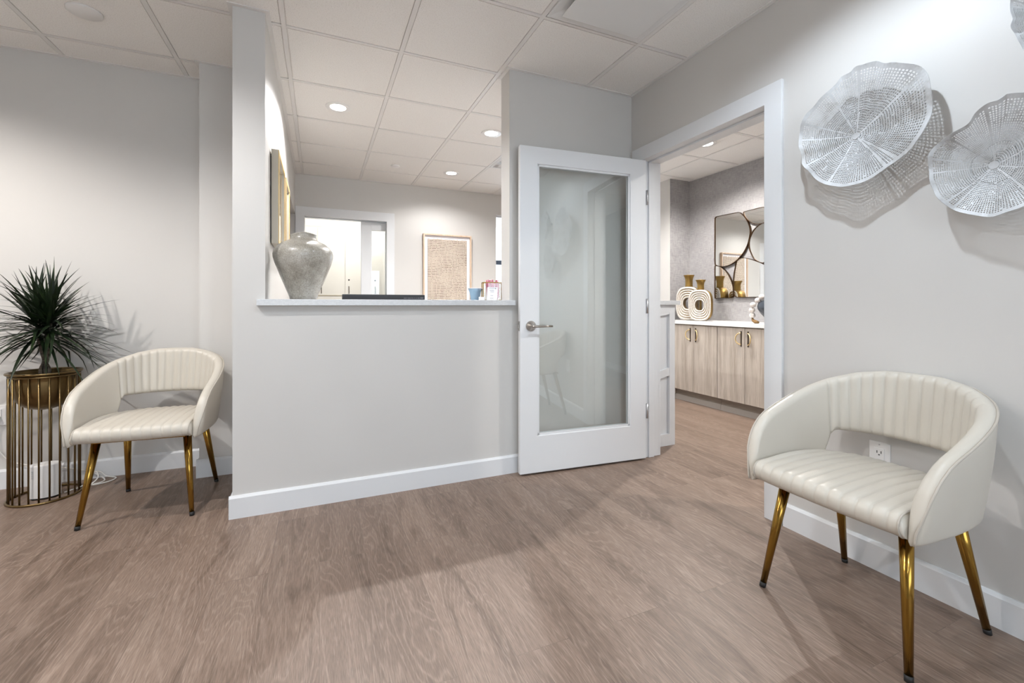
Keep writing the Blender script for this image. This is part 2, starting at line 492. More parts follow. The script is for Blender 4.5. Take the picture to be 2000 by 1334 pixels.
def wallbox(name, label, *boxes, mat=None):
    b = MB()
    for q in boxes: b.box(*q)
    return struct(name, b, mat or M['wall'], label)
Hh = CEIL + .02
wallbox('wall_left', 'grey wall behind the plant and the left chair', (-3.5, 3.51, 0, -.675, 3.64, Hh))
wallbox('wall_nook', 'projecting grey wall corner beside the left chair', (-.675, 3.26, 0, -.395, 3.64, Hh))
wallbox('wall_partition', 'tall narrow grey partition end left of the counter', (-.395, 2.57, 0, -.252, 4.55, Hh), (-.395, 4.55, 2.09, -.252, 5.575, Hh))
wallbox('wall_front', 'low grey reception wall under the stone counter', (-.252, 2.57, 0, 1.10, 2.705, 1.055))
wallbox('wall_center', 'grey wall behind the open glass door', (1.10, 2.57, 0, 2.19, 2.705, Hh))
DY0, DY1, DZ = 1.526, 2.45, 2.053
wallbox('wall_right', 'right grey wall with the doorway and the white bowls', (2.05, -3.0, 0, 2.19, DY0 - .02, Hh), (2.05, DY0 - .02, DZ + .02, 2.19, DY1 + .02, Hh),
        (2.05, DY1 + .02, 0, 2.19, 2.57, Hh))
PX0, PX1, PZ = -.152, .754, 2.07
wallbox('wall_back', 'back wall of the reception', (-1.84, 5.575, 0, PX0 - .02, 5.715, Hh), (PX0 - .02, 5.575, PZ + .02, PX1 + .15, 5.715, Hh),
        (PX1 + .015, 5.575, 0, PX1 + .15, 5.60, PZ + .02), (PX1 + .015, 5.69, 0, PX1 + .15, 5.715, PZ + .02), (PX1 + .15, 5.575, 0, 2.19, 5.715, Hh),
        (2.19, 5.575, 2.27, 3.3, 5.715, Hh), (2.19, 5.575, 0, 3.3, 5.715, .9), (3.3, 5.575, 0, 3.94, 5.715, Hh))
wallbox('wall_side', 'wall of the passage left of the reception', (-1.84, 3.64, 0, -1.70, 5.575, Hh))
wallbox('wall_hall', 'white corridor wall beside the cabinet alcove', (3.80, 4.06, 0, 4.24, 5.575, Hh), (3.80, -3.0, 0, 3.94, 2.45, Hh))
wallbox('wall_alcove', 'grey linen papered walls of the cabinet alcove', (4.10, 2.45, 0, 4.24, 4.06, Hh), (3.801, 4.055, 0, 4.10, 4.062, Hh), (3.801, 2.448, 0, 4.10, 2.455, Hh), mat=M['linen'])
# behind the camera: outer walls, a wide window in the rear one
WX0, WX1, WZ0, WZ1 = -1.25, 1.75, .75, 2.15
wallbox('wall_rear', 'rear wall of the waiting room with a wide window', (-3.5, -2.94, 0, WX0, -2.8, Hh), (WX1, -2.94, 0, 2.05, -2.8, Hh), (WX0, -2.94, 0, WX1, -2.8, WZ0), (WX0, -2.94, WZ1, WX1, -2.8, Hh),
        (2.19, -2.94, 0, 3.8, -2.8, Hh))
wallbox('wall_outer', 'far left wall of the waiting room', (-3.5, -2.8, 0, -3.36, 3.51, Hh))
wallbox('wall_store', 'walls of the bright store room behind the sliding door', (-.75, 7.3, 0, 2.2, 7.44, Hh), (-.89, 5.715, 0, -.75, 7.3, Hh), (2.06, 5.715, 0, 2.2, 7.3, Hh))

def baseboard(name, label, *segs):
    b = MB(); hb, tb = .112, .014
    for x0, y0, x1, y1, nx, ny in segs:     # wall line from-to, outward normal
        prof = [(0, 0), (tb, 0), (tb, hb - .012), (tb * .45, hb), (0, hb)]
        v0 = [(x0 + nx * d, y0 + ny * d, z) for d, z in prof]; v1 = [(x1 + nx * d, y1 + ny * d, z) for d, z in prof]
        n = len(prof)
        b.add(v0 + v1, [tuple(range(n))[::-1], tuple(range(n, 2 * n))] + [(i, (i + 1) % n, n + (i + 1) % n, n + i) for i in range(n)])
    return struct(name, b, M['trim'], label)
e = .014
baseboard('baseboard_left', 'white baseboard behind the left chair', (-3.36, 3.51, -.675 - e, 3.51, 0, -1), (-.675, 3.51, -.675, 3.26, -1, 0), (-.675 - e, 3.26, -.395, 3.26, 0, -1))
baseboard('baseboard_front', 'white baseboard of the low reception wall', (-.395 - e, 2.57, 2.05, 2.57, 0, -1), (-.395, 2.57, -.395, 3.26, -1, 0))
baseboard('baseboard_right', 'white baseboard of the right wall', (2.05, -2.8, 2.05, 1.43, -1, 0))
baseboard('baseboard_back', 'white baseboard of the reception back wall', (.85, 5.575, 3.8, 5.575, 0, -1), (-1.70, 5.575, -.25, 5.575, 0, -1))
baseboard('baseboard_hall', 'white baseboard of the corridor', (3.80, -2.8, 3.80, 2.45, -1, 0), (3.80, 4.06, 3.80, 5.575, -1, 0), (2.19, -2.8, 2.19, 1.43, 1, 0))
baseboard('baseboard_rear', 'white baseboard behind the camera', (-3.36, -2.8, 2.05, -2.8, 0, 1), (-3.36, -2.8, -3.36, 3.51, 1, 0))

# door casings and jambs
b = MB(); cw, ct = .092, .017
for xs, sg in ((2.05, -1), (2.19, 1)):
    x1 = xs + sg * ct
    b.prism([(DY0 - cw, 0), (DY0, 0), (DY0, DZ), (DY1, DZ), (DY1, 0), (DY1 + cw, 0), (DY1 + cw, DZ + cw), (DY0 - cw, DZ + cw)], lambda a, c, s_: (xs if s_ == 0 else x1, a, c))
b.box(2.045, DY0 - .02, 0, 2.195, DY0, DZ + .02); b.box(2.045, DY1, 0, 2.195, DY1 + .02, DZ + .02); b.box(2.045, DY0, DZ, 2.195, DY1, DZ + .02)
b.box(2.095, DY0, 0, 2.14, DY0 + .012, DZ); b.box(2.095, DY1 - .012, 0, 2.14, DY1, DZ); b.box(2.095, DY0, DZ - .012, 2.14, DY1, DZ)   # stops
struct('trim_1', b, M['trim'], 'wide white casing and jamb of the right doorway', bevel=.002)
b = MB()
b.prism([(PX0 - .095, 0), (PX0, 0), (PX0, PZ), (PX1, PZ), (PX1, 0), (PX1 + .092, 0), (PX1 + .092, PZ + .105), (PX0 - .095, PZ + .105)], lambda a, c, s_: (a, 5.575 if s_ == 0 else 5.558, c))
b.box(PX0 - .02, 5.57, 0, PX0, 5.72, PZ + .02); b.box(PX0, 5.57, PZ, PX1 + .01, 5.60, PZ + .02); b.box(PX0, 5.69, PZ, PX1 + .01, 5.72, PZ + .02)
b.box(PX1, 5.57, 0, PX1 + .015, 5.60, PZ); b.box(PX1, 5.69, 0, PX1 + .015, 5.72, PZ)
struct('trim_2', b, M['trim'], 'white casing around the sliding door in the back', bevel=.002)

# windows
b = MB(); fw = .05
win = MB()
for x0, x1, y0, y1, z0, z1 in ((WX0, WX1, -2.92, -2.86, WZ0, WZ1),):
    win.box(x0, y0, z0, x0 + fw, y1, z1); win.box(x1 - fw, y0, z0, x1, y1, z1); win.box(x0, y0, z0, x1, y1, z0 + fw); win.box(x0, y0, z1 - fw, x1, y1, z1)
    win.box((x0 + x1) / 2 - .025, y0, z0, (x0 + x1) / 2 + .025, y1, z1)
w2 = struct('window_2', win, M['trim'], 'wide white framed window behind the camera')
MB().box(WX0 + fw, -2.895, WZ0 + fw, WX1 - fw, -2.889, WZ1 - fw).build('pane', M['clear'], w2)
win = MB(); x0, x1, y0, y1, z0, z1 = 2.19, 3.3, 5.63, 5.70, .9, 2.27
win.box(x0, y0, z0, x0 + .012, y1, z1); win.box(x1 - .05, y0, z0, x1, y1, z1); win.box(x0, y0, z0, x1, y1, z0 + .05); win.box(x0, y0, z1 - .02, x1, y1, z1)
w1 = struct('window_1', win, M['trim'], 'tall bright window at the right end of the back wall')
MB().box(x0 + .012, 5.66, z0 + .05, x1 - .05, 5.666, z1 - .02).build('pane', M['clear'], w1)
o = MB().box(x0, 5.625, 1.605, x1, 5.655, 1.665).build('crossbar', plain('slate_blue_bar', (.05, .075, .12), .4), w1); o['label'] = 'dark slate blue crossbar'

# ------------------------------------------------------------------ glass door standing open
door = thing('door_1', 'white glazed door standing open against the wall', 'door', (2.046, 2.41, 0), pi - .0765, kind='structure')
DW, DT = .9157, .036
z0, z1 = .012, 2.045
gx0, gx1, gz0, gz1 = .125, .80, .243, 1.938
b = MB()
ring_frame(b, 0, DW, z0, z1, gx0, gx1, gz0, gz1, -DT, 0)
b.build('door_frame', M['trim'], door, bevel=.003)
b = MB()
for k, (dd, yy) in enumerate(((.014, -.006), (.007, -.011))):
    for side in (0, 1):
        ya, yb = (yy - .004, yy) if side == 0 else (-DT - yy, -DT - yy + .004)
        b.box(gx0, ya, gz0, gx0 + dd, yb, gz1); b.box(gx1 - dd, ya, gz0, gx1, yb, gz1); b.box(gx0, ya, gz0, gx1, yb, gz0 + dd); b.box(gx0, ya, gz1 - dd, gx1, yb, gz1)
b.build('glazing_bead', M['trim'], door)
MB().box(gx0, -.021, gz0, gx1, -.015, gz1).build('glass_pane', M['glass'], door)
hx, hz = DW - .071, .927
hd = MB().lathe([(.033, 0), (.033, .004), (.0305, .009), (.022, .020), (.0115, .033), (.011, .036)], 40).build('door_handle', M['nickel'], door)
hd.rotation_euler = (radians(-90), 0, 0); hd.location = (hx, 0, hz)
# lever in the handle's own space: its z axis points out of the door, its x along the door
lv = MB(); lv.tube([(0, 0, .034), (0, 0, .052)], .0105, 20)
lv.tube([(.010, 0, .051), (-.03, 0, .052), (-.08, .0, .052), (-.125, 0, .050)], [.0085, .0075, .0065, .006], 14)
lv.build('lever', M['nickel'], hd)
lp = MB().box(DW - .0005, -.030, hz - .03, DW + .0015, -.006, hz + .03); lp.box(DW, -.024, hz - .012, DW + .011, -.012, hz + .008)
lp.build('latch', M['nickel'], door)
for z in (1.79, 1.05, .335):
    h = MB().tube([(-.006, .004, z - .05), (-.006, .004, z + .05)], .0065, 12); h.box(-.004, -.03, z - .05, .0, .004, z + .05)
    h.build('hinge', M['steel'], door)

# sliding door of the store room
d2 = thing('door_2', 'white sliding door half open in the back wall', 'door', (0, 0, 0), kind='structure')
b = MB(); sx0, sx1, sy0, sy1 = .463, 1.30, 5.625, 5.665
b.box(sx0, sy0, .012, sx0 + .112, sy1, 2.06); b.box(sx1 - .112, sy0, .012, sx1, sy1, 2.06); b.box(sx0 + .112, sy0, 1.965, sx1 - .112, sy1, 2.06); b.box(sx0 + .112, sy0, .012, sx1 - .112, sy1, .25)
b.build('door_frame', M['trim'], d2, bevel=.002)
MB().box(sx0 + .112, 5.642, .25, sx1 - .112, 5.648, 1.965).build('glass_pane', M['clear'], d2)
MB().box(sx0 + .112, 5.632, .25, sx0 + .124, 5.641, 1.965).build('glazing_bead', M['trim'], d2)
MB().box(PX0, 5.62, 2.062, PX1, 5.67, 2.0695).build('track', M['steel'], d2)

# ------------------------------------------------------------------ ceiling fixtures
for x, y, w, colr, lab in LAMPS:
    t = thing('ceiling_light', lab, 'ceiling light', (x, y, CEIL), group='round recessed ceiling lights')
    MB().lathe([(.058, -.001), (.085, -.004), (.089, -.001), (.089, .004), (.058, .004)], 40).build('trim_ring', M['white_plastic'], t)
    MB().lathe([(.0001, -.002), (.056, -.002), (.057, .003), (.0001, .003)], 32).build('lens', M['lens'], t)
    ld = bpy.data.lights.new('lamp_glow', 'SPOT'); ld.energy = w; ld.color = colr; ld.spot_size = radians(155); ld.spot_blend = .5; ld.shadow_soft_size = .022
    l = bpy.data.objects.new('lamp_glow', ld); COL.objects.link(l); l.location = (0, 0, -.012); l.parent = t
area_light('store_room_added_light', (.5, 5.98, CEIL - .03), (0, 0, 0), 1.2, .3, 15, (1, .98, .94))  # unseen light without a fixture, added to light the store room

t = thing('air_diffuser', 'square white plaque air diffuser in the ceiling above the right wall', 'air diffuser', (1.367, 1.73, CEIL))
b = MB(); hw = .294
rings = [(hw, -.001), (hw - .012, -.001), (hw - .05, .007), (hw - .10, .012)]
def sq_loft(b, rings, cap=False):
    vs = [(sx * r, sy * r, z) for r, z in rings for sx, sy in ((-1, -1), (1, -1), (1, 1), (-1, 1))]
    fs = [(i * 4 + k, i * 4 + (k + 1) % 4, (i + 1) * 4 + (k + 1) % 4, (i + 1) * 4 + k) for i in range(len(rings) - 1) for k in range(4)]
    b.add(vs, fs)
    if cap: b.add([(sx * rings[-1][0], sy * rings[-1][0], rings[-1][1]) for sx, sy in ((-1, -1), (1, -1), (1, 1), (-1, 1))], [(0, 1, 2, 3)])
sq_loft(b, rings, True); b.build('frame', M['white_metal'], t)
b = MB(); b.box(-.235, -.235, -.022, .235, .235, -.014); b.build('plaque', M['white_metal'], t, bevel=.003)
for sx in (-1, 1):
    for sy in (-1, 1): MB().tube([(sx * .15, sy * .15, -.015), (sx * .15, sy * .15, .013)], .006, 8).build('hanger', M['white_metal'], t)

t = thing('ceiling_vent', 'square louvred white ceiling vent by the reception wall edge', 'vent', (1.983, 4.194, CEIL))
b = MB(); sq_loft(b, [(.296, -.003), (.27, -.006), (.262, .02)], True); b.build('frame', M['white_metal'], t)
for k, r in enumerate((.235, .17, .105)):
    b = MB(); sq_loft(b, [(r, -.010), (r - .05, .016), (r - .054, .014), (r - .004, -.012), (r, -.010)]); b.build('louvre', M['white_metal'], t)
MB().box(-.05, -.05, -.012, .05, .05, -.006).build('center_plate', M['white_metal'], t)

o = MB().lathe([(.072, .002), (.072, -.004), (.068, -.007), (.0001, -.008)], 40, (-1.091, 2.926, CEIL)).build('speaker_cover', M['white_plastic'])
tag(o, 'round white ceiling disc above the plant and the left chair', 'ceiling cover')
o = MB().lathe([(.045, .002), (.045, -.006), (.041, -.010), (.0001, -.011)], 32, (.746, 4.85, CEIL)).build('sprinkler_cover', M['white_plastic'])
tag(o, 'small round white sprinkler cover in the reception ceiling', 'ceiling cover')

# ------------------------------------------------------------------ reception counter and what stands on it
o = MB().box(-.290, 2.535, 1.055, 1.130, 2.93, 1.088).build('countertop', M['stone'], bevel=.002)
# the slab is notched around the partition and the wall end
bm = bmesh.new(); bm.from_mesh(o.data); bm.free()
me = MB()
out = [(-.288, 2.535), (1.128, 2.535), (1.128, 2.57), (1.099, 2.57), (1.099, 2.93), (-.251, 2.93), (-.251, 2.57), (-.288, 2.57)]
bpy.data.objects.remove(o)
o = MB().prism(out, lambda a, c, s: (a, c, 1.055 if s == 0 else 1.088)).build('countertop', M['stone'], bevel=.002)
tag(o, 'grey speckled stone counter slab on the low reception wall', 'countertop')

prof = [(.060, 0), (.064, .004), (.072, .03), (.088, .075), (.106, .125), (.124, .18), (.137, .22), (.145, .255), (.146, .275), (.142, .297), (.128, .320),
        (.108, .340), (.086, .353), (.072, .360), (.066, .368), (.063, .380), (.064, .392), (.066, .397), (.062, .398), (.058, .390), (.056, .37), (.070, .345), (.0001, .30)]
vz = MB().lathe(prof, 72)
vz.v = [(x * (1 + .012 * sin(3 * math.atan2(y, x) + 9 * z)), y * (1 + .012 * sin(2 * math.atan2(y, x) + 7 * z)), z + (.006 * sin(math.atan2(y, x) * 1 + 2.4) + .004 * sin(3 * math.atan2(y, x)) if z > .36 else 0)) for x, y, z in vz.v]
for i, (x, y, z) in enumerate(vz.v): pass
vz.v = [(x * 1.045, y * 1.045, z * .905) for x, y, z in vz.v]
o = vz.build('stone_vase', M['crackle']); o.location = (-.081, 2.725, 1.088)
tag(o, 'large mottled grey stone vase on the reception counter', 'vase')

# desk and monitor behind the low wall
t = thing('reception_desk', 'pale work desk hidden behind the low reception wall', 'desk', (0, 0, 0))
MB().box(-.20, 2.94, .72, 1.05, 3.60, .75).build('desktop', M['cabinet'], t)
for x in (-.18, 1.01):
    for y in (2.97, 3.55): MB().box(x, y, 0, x + .03, y + .03, .72).build('leg', M['white_metal'], t)
t = thing('computer_monitor', 'black computer monitor top edge showing above the stone counter', 'monitor', (.414, 3.15, .75))
b = MB(); b.box(-.275, -.012, .045, .275, .012, .379); b.build('screen_housing', M['black'], t, bevel=.003)
b = MB(); b.box(-.268, -.0135, .052, .268, -.0121, .372); b.build('back_panel', plain('charcoal_plastic', (.028, .028, .032), .5), t)
b = MB()
for k in range(13):
    x = .128 + k * .0088; b.box(x, -.0146, .352, x + random.choice((.004, .006, .0065)), -.0137, .3575 + random.choice((0, .001)))
for k in range(3):
    x = .242 + k * .008; b.box(x, -.0146, .352, x + .0055, -.0137, .361)
b.build('lettering', plain('grey_lettering', (.20, .20, .23), .6), t)
MB().box(-.03, -.011, .01, .03, .011, .10).build('stand_neck', M['black'], t); MB().lathe([(.10, 0), (.10, .008), (.02, .014), (.0001, .014)], 32).build('stand_base', M['black'], t)

# clear gold-edged box with pink pens, card, blue holder
bx, by, bz = 1.066, 2.80, 1.088
t = thing('display_box', 'clear box with thin gold edges standing at the right end of the counter', 'box', (bx, by, bz), radians(-14))
w, d, h = .060, .05, .122
b = MB()
for sx in (-1, 1):
    for sy in (-1, 1): b.box(sx * w - .003, sy * d - .003, 0, sx * w + .003, sy * d + .003, h)
for z in (.003, h - .003):
    for sx in (-1, 1): b.box(sx * w - .003, -d, z - .003, sx * w + .003, d, z + .003)
    for sy in (-1, 1): b.box(-w, sy * d - .003, z - .003, w, sy * d + .003, z + .003)
b.build('gold_edge', M['brass'], t)
b = MB(); b.box(-w, -d - .0008, .004, w, -d + .0008, h - .004); b.box(-w, d - .0008, .004, w, d + .0008, h - .004); b.box(-w - .0008, -d, .004, -w + .0008, d, h - .004); b.box(w - .0008, -d, .004, w + .0008, d, h - .004); b.box(-w, -d, .001, w, d, .0025)
b.build('glass_side', M['clear'], t)
pm = MB(); pm.tube([(0, 0, 0), (0, 0, .012), (0, 0, .016), (0, 0, .105), (0, 0, .128)], [.001, .006, .008, .008, .005], 10)
pen0 = None
pp = [(-.018, .025, 2, -6), (-.010, -.020, -4, -5), (.006, .026, -3, -1), (.010, -.024, 3, 3), (.020, .003, 3, 4), (.029, -.022, -3, 3), (.030, .026, 2, 4), (-.003, .0, -2, -3), (.042, .002, 0, 2)]
for i, (px, py, ax, ay) in enumerate(pp):
    if pen0 is None:
        pen0 = thing('pen', 'pink pen standing upright in the clear gold edged box', 'pen', group='pink pens in the clear box')
        pm.build('barrel', M['pink'], pen0)
        MB().tube([(.006, 0, .095), (.0085, 0, .097), (.0085, 0, .128), (.003, 0, .129)], .0015, 6).build('clip', M['steel'], pen0)
        MB().sphere((0, 0, .131), .006, 12, 8).build('cap', M['pink_pale'], pen0)
        p = pen0
    else: p = copy_tree(pen0)
    p.location = (bx + px * .97 + py * .24, by - px * .24 + py * .97, bz + .004); p.rotation_euler = (radians(ax), radians(ay), i * .9)
t = thing('appointment_card', 'white printed card leaning on a clear stand before the gold edged box', 'card', (1.026, 2.672, 1.088), radians(-8))
a = radians(14)
b = MB(); b.obox((0, .012, .044), (.034, 0, 0), (0, .0006, 0), (.004, sin(a) * .044, cos(a) * .044 - .001)); b.build('card', M['paper'], t)
b = MB()
for k, (zf, wd) in enumerate(((.056, .022), (.041, .018), (.031, .012), (.006, .010), (-.012, .014))):
    n = int(wd / .003)
    for q in range(n):
        x = -.022 + q * .0058 if k == 0 else -wd + q * .0058
        b.obox((x + .004 * zf / .044, .012 + sin(a) * (zf - .02) - .0015, .044 + (zf - .02) * cos(a)), (.0022, 0, 0), (0, .0004, 0), (0, .0004, .0014))
b.build('lettering', M['ink'], t)
MB().obox((.024, .012 + sin(a) * .034 - .0015, .044 + cos(a) * .034), (.003, 0, 0), (0, .0005, 0), (0, .001, .004)).build('leaf_logo', M['ink'], t)
b = MB(); b.box(-.037, -.006, 0, .037, .05, .004); b.obox((0, .018, .030), (.037, 0, 0), (0, .001, 0), (0, sin(a) * .028, cos(a) * .028)); b.build('stand', M['clear'], t)
t = thing('desk_holder', 'pale blue curved holder with white rim left of the printed card', 'desk holder', (.983, 2.895, 1.088))
pr = [(.030, 0), (.032, .004), (.034, .03), (.040, .06), (.050, .083), (.047, .083), (.037, .06), (.030, .03), (.028, .006), (.0001, .006)]
MB().lathe(pr, 40).build('body', M['blue'], t)
MB().lathe([(.0505, .0815), (.052, .083), (.0505, .0855), (.047, .0855), (.046, .083)], 40).build('rim', M['paper'], t)
t = thing('card_stack', 'short stack of white cards between the blue holder and the printed card', 'cards', (.972, 2.73, 1.088), radians(12))
MB().box(-.018, -.008, 0, .018, .008, .022).build('cards', M['paper'], t)

# two gold wood frames on the partition
for i, (ya, yb, za, zb, lab) in enumerate(((2.82, 3.30, 1.405, 1.935, 'gold wood picture frame on the partition, the one nearer the camera'),
                                           (3.42, 3.80, 1.405, 1.935, 'gold wood picture frame on the partition, the one farther from the camera'))):
    t = thing('picture_frame', lab, 'picture frame', (-.252, (ya + yb) / 2, (za + zb) / 2), group='gold wood frames on the partition')
    hy, hz_ = (yb - ya) / 2, (zb - za) / 2; d = .045; fwid = .022
    b = MB()
    for q in ((-hy, -hz_, -hy + fwid, hz_), (hy - fwid, -hz_, hy, hz_), (-hy + fwid, -hz_, hy - fwid, -hz_ + fwid), (-hy + fwid, hz_ - fwid, hy - fwid, hz_)):
        b.box(.006, q[0], q[1], d - .004, q[2], q[3], 0); b.box(d - .004, q[0], q[1], d, q[2], q[3], 1)
    b.build('frame', [M['frame_side'], M['frame_gold']], t)
    MB().box(0, -hy + .03, -hz_ + .03, .006, hy - .03, hz_ - .03).build('backing', M['black'], t)
    MB().box(.012, -hy + fwid, -hz_ + fwid, .014, hy - fwid, hz_ - fwid).build('mat_board', M['paper'], t)
    MB().box(.0145, -hy * .5, -hz_ * .55, .0155, hy * .5, hz_ * .55).build('print', plain('pale_print', (.62, .60, .57), .7), t)
    MB().box(.030, -hy + fwid, -hz_ + fwid, .032, hy - fwid, hz_ - fwid).build('glass', M['clear'], t)

# woven panel on the back wall
t = thing('framed_woven_panel', 'tall framed panel of woven beige strips on the reception back wall', 'wall art', (1.512, 5.575, 1.44))
hw_, hh_, d = .315, .515, .045
b = MB(); f = .016
for q in ((-hw_, -hh_, -hw_ + f, hh_), (hw_ - f, -hh_, hw_, hh_), (-hw_ + f, -hh_, hw_ - f, -hh_ + f), (-hw_ + f, hh_ - f, hw_ - f, hh_)): b.box(q[0], -d, q[1], q[2], 0, q[3])
b.build('frame', M['frame_wood'], t)
MB().box(-hw_ + f, -.016, -hh_ + f, hw_ - f, -.010, hh_ - f).build('mat_board', M['paper'], t)
wx, wz = .258, .452
wv = MB().box(-wx, -.0185, -wz, wx, -.0165, wz).build('woven_backing', M['weave_back'], t)
b = MB(); nc, nr = 32, 46; cw_, ch_ = 2 * wx / nc, 2 * wz / nr
rr = random.Random(3)
for i in range(nr):
    j = 0
    while j < nc:
        run = rr.choice((1, 2, 3, 3, 4, 5)); run = min(run, nc - j)
        zc = -wz + (i + .5) * ch_ + .004 * sin(j * .35 + i * .25) + .003 * sin(j * .11 - i * .4)
        xa, xb = -wx + j * cw_, -wx + (j + run) * cw_
        zc2 = -wz + (i + .5) * ch_ + .004 * sin((j + run) * .35 + i * .25) + .003 * sin((j + run) * .11 - i * .4)
        b.obox(((xa + xb) / 2, -.0225, (zc + zc2) / 2), ((xb - xa) / 2 - .001, 0, (zc2 - zc) / 2), (0, .002, 0), (0, 0, ch_ * .355))
        j += run
        if j < nc:
            b.obox((-wx + j * cw_, -.0235, zc2 + ch_ * .2), (cw_ * .24, 0, 0), (0, .003, 0), (.0006 * sin(i), 0, ch_ * .72))
b.build('woven_strips', M['weave'], t)

# ------------------------------------------------------------------ store room cabinets
t = thing('storage_cabinet', 'tall cream storage cabinets in the bright room behind the sliding door', 'cabinet', (0, 6.6, 0))
b = MB(); b.box(-.74, .02, .10, 2.05, .62, 2.13); b.box(-.74, .05, 0, 2.05, .62, .10); b.box(-.74, .012, 2.13, 2.05, .62, CEIL); b.build('carcass', M['cream_lam'], t)
for k in range(5):
    xa = -.728 + k * .353; xb = xa + .353
    for (za, zb, up) in ((1.19, 2.12, 1), (.11, 1.184, 0)):
        dr = MB().box(xa + .003, 0, za, xb - .003, .02, zb).build('door', M['cream_lam'], t)
        hxx = xa + .05; hz2 = za + .075 if up else zb - .12
        MB().tube([(hxx, 0, hz2 - .05), (hxx, -.022, hz2 - .035), (hxx, -.026, hz2), (hxx, -.022, hz2 + .035), (hxx, 0, hz2 + .05)], .005, 8).build('handle', M['dark_bronze'], dr)
        if up: MB().tube([(hxx, .001, hz2 + .14), (hxx, -.003, hz2 + .14)], .011, 14).build('lock', M['dark'], dr)
o = MB().box(-.74, 6.595, 1.181, 2.05, 6.612, 1.193)   # rail line between upper and lower doors
o.build('rail', plain('beige_rail', (.45, .40, .30), .5), None)
r_ = bpy.data.objects['rail']; r_.parent = t; r_.location = (0, -6.6, 0)

# ------------------------------------------------------------------ corridor: panelled counter, alcove
t = thing('panelled_counter', 'white panelled reception counter end with diagonal trim seen through the doorway', 'counter', (2.19, 2.59, 0))
b = MB(); L, HT = .283, 1.058
b.box(0, .024, 0, L, 1.9, HT); b.build('body', M['trim'], t)
b = MB(); 
b.box(L - .052, 0, 0, L, .0235, HT); b.box(0, 0, 0, L - .052, .0235, .085); b.box(0, 0, HT - .055, L - .052, .0235, HT)
def diag(xa, za, xb, zb, w):
    v = Vector((xb - xa, 0, zb - za)); n = Vector((-v.z, 0, v.x)).normalized() * w
    b.obox(((xa + xb) / 2, .0125, (za + zb) / 2), v / 2, (0, .0105, 0), n)
diag(-.04, .488, L - .035, .560, .028); diag(-.04, .967, L - .035, 1.011, .02)
b.build('batten', M['trim'], t)
o = MB().box(2.19, 2.565, 1.058, 2.505, 4.5, 1.09).build('counter_slab', M['stone'], bevel=.002)
tag(o, 'grey stone slab on the panelled counter beyond the doorway', 'countertop')

cabs = []
for (ya, ym, yb, lab) in ((3.25, 3.56, 3.872, 'pale wood cabinet with two doors at the left, below the ringed vases'),
                          (2.625, 2.935, 3.247, 'pale wood cabinet with two doors at the right, below the mirror')):
    t = thing('base_cabinet', lab, 'cabinet', (3.65, (ya + yb) / 2, 0), group='pale wood cabinets in the alcove')
    c = (ya + yb) / 2
    MB().box(.022, ya - c, .125, .44, yb - c, .846).build('carcass', M['cabinet'], t)
    MB().box(.06, ya - c, 0, .44, yb - c, .125).build('toe_kick', M['toe'], t)
    MB().box(.050, ya - c, 0, .06, yb - c, .055).build('kick_strip', plain('grey_strip', (.36, .33, .30), .45) if 'strip' not in M else M['strip'], t)
    for (da, db, sg) in ((ym, yb, 1), (ya, ym, -1)):
        dr = MB().box(0, da - c + .002, .128, .02, db - c - .002, .838).build('door', M['cabinet'], t, bevel=.001)
        yh = (ym - c) + sg * .037
        MB().box(-.006, yh - .005, .664, .001, yh + .005, .81).build('handle_bar', M['dark_bronze'], dr)
        pts = []
        for k in range(19):
            a = -pi / 2 + pi * k / 18; pts.append((-.008 - .020 * cos(a), yh + sg * .043 * cos(a), .738 + .054 * sin(a)))
        MB().tube(pts, .0052, 10).build('handle', M['pale_gold'], dr)
o = MB().box(3.63, 2.456, .848, 4.099, 4.054, .884).build('worktop', M['quartz'], bevel=.002)
tag(o, 'white quartz worktop on the pale wood cabinets', 'countertop')
for ya, yb, lab in ((3.874, 4.054, 'plain wood filler panel at the left end of the alcove cabinets'), (2.456, 2.622, 'plain wood filler panel at the right end of the alcove cabinets')):
    tag(MB().box(3.66, ya, 0, 4.09, yb, .846).build('filler_panel', M['cabinet']), lab, 'cabinet panel')

# five-piece mirror
PIECES = [
 [(3.659,2.003),(3.652,2.034),(3.624,2.044),(3.496,2.042),(3.374,2.039),(3.335,2.030),(3.296,1.995),(3.258,1.946),(3.229,1.887),(3.215,1.826),(3.220,1.769),(3.243,1.689),(3.277,1.626),(3.325,1.572),(3.384,1.526),(3.455,1.493),(3.528,1.479),(3.591,1.484),(3.641,1.502),(3.659,1.533),(3.659,1.768)],
 [(3.291,2.019),(3.281,2.032),(3.178,2.035),(3.075,2.037),(3.053,2.028),(3.042,2.008),(3.042,1.952),(3.042,1.892),(3.053,1.880),(3.101,1.876),(3.155,1.885),(3.201,1.905),(3.243,1.939),(3.277,1.983)],
 [(3.042,1.856),(3.048,1.871),(3.075,1.876),(3.119,1.862),(3.164,1.831),(3.201,1.783),(3.225,1.720),(3.225,1.653),(3.206,1.593),(3.169,1.531),(3.119,1.494),(3.075,1.479),(3.053,1.484),(3.042,1.499),(3.042,1.680)],
 [(3.659,1.479),(3.650,1.494),(3.602,1.485),(3.549,1.457),(3.496,1.405),(3.455,1.341),(3.426,1.270),(3.414,1.192),(3.419,1.153),(3.445,1.134),(3.538,1.135),(3.641,1.134),(3.659,1.148),(3.659,1.316)],
 [(3.379,1.517),(3.344,1.544),(3.305,1.551),(3.258,1.542),(3.192,1.521),(3.119,1.491),(3.066,1.465),(3.048,1.443),(3.047,1.295),(3.047,1.150),(3.061,1.139),(3.192,1.137),(3.344,1.138),(3.384,1.144),(3.409,1.174),(3.419,1.252),(3.409,1.382),(3.394,1.458)]]
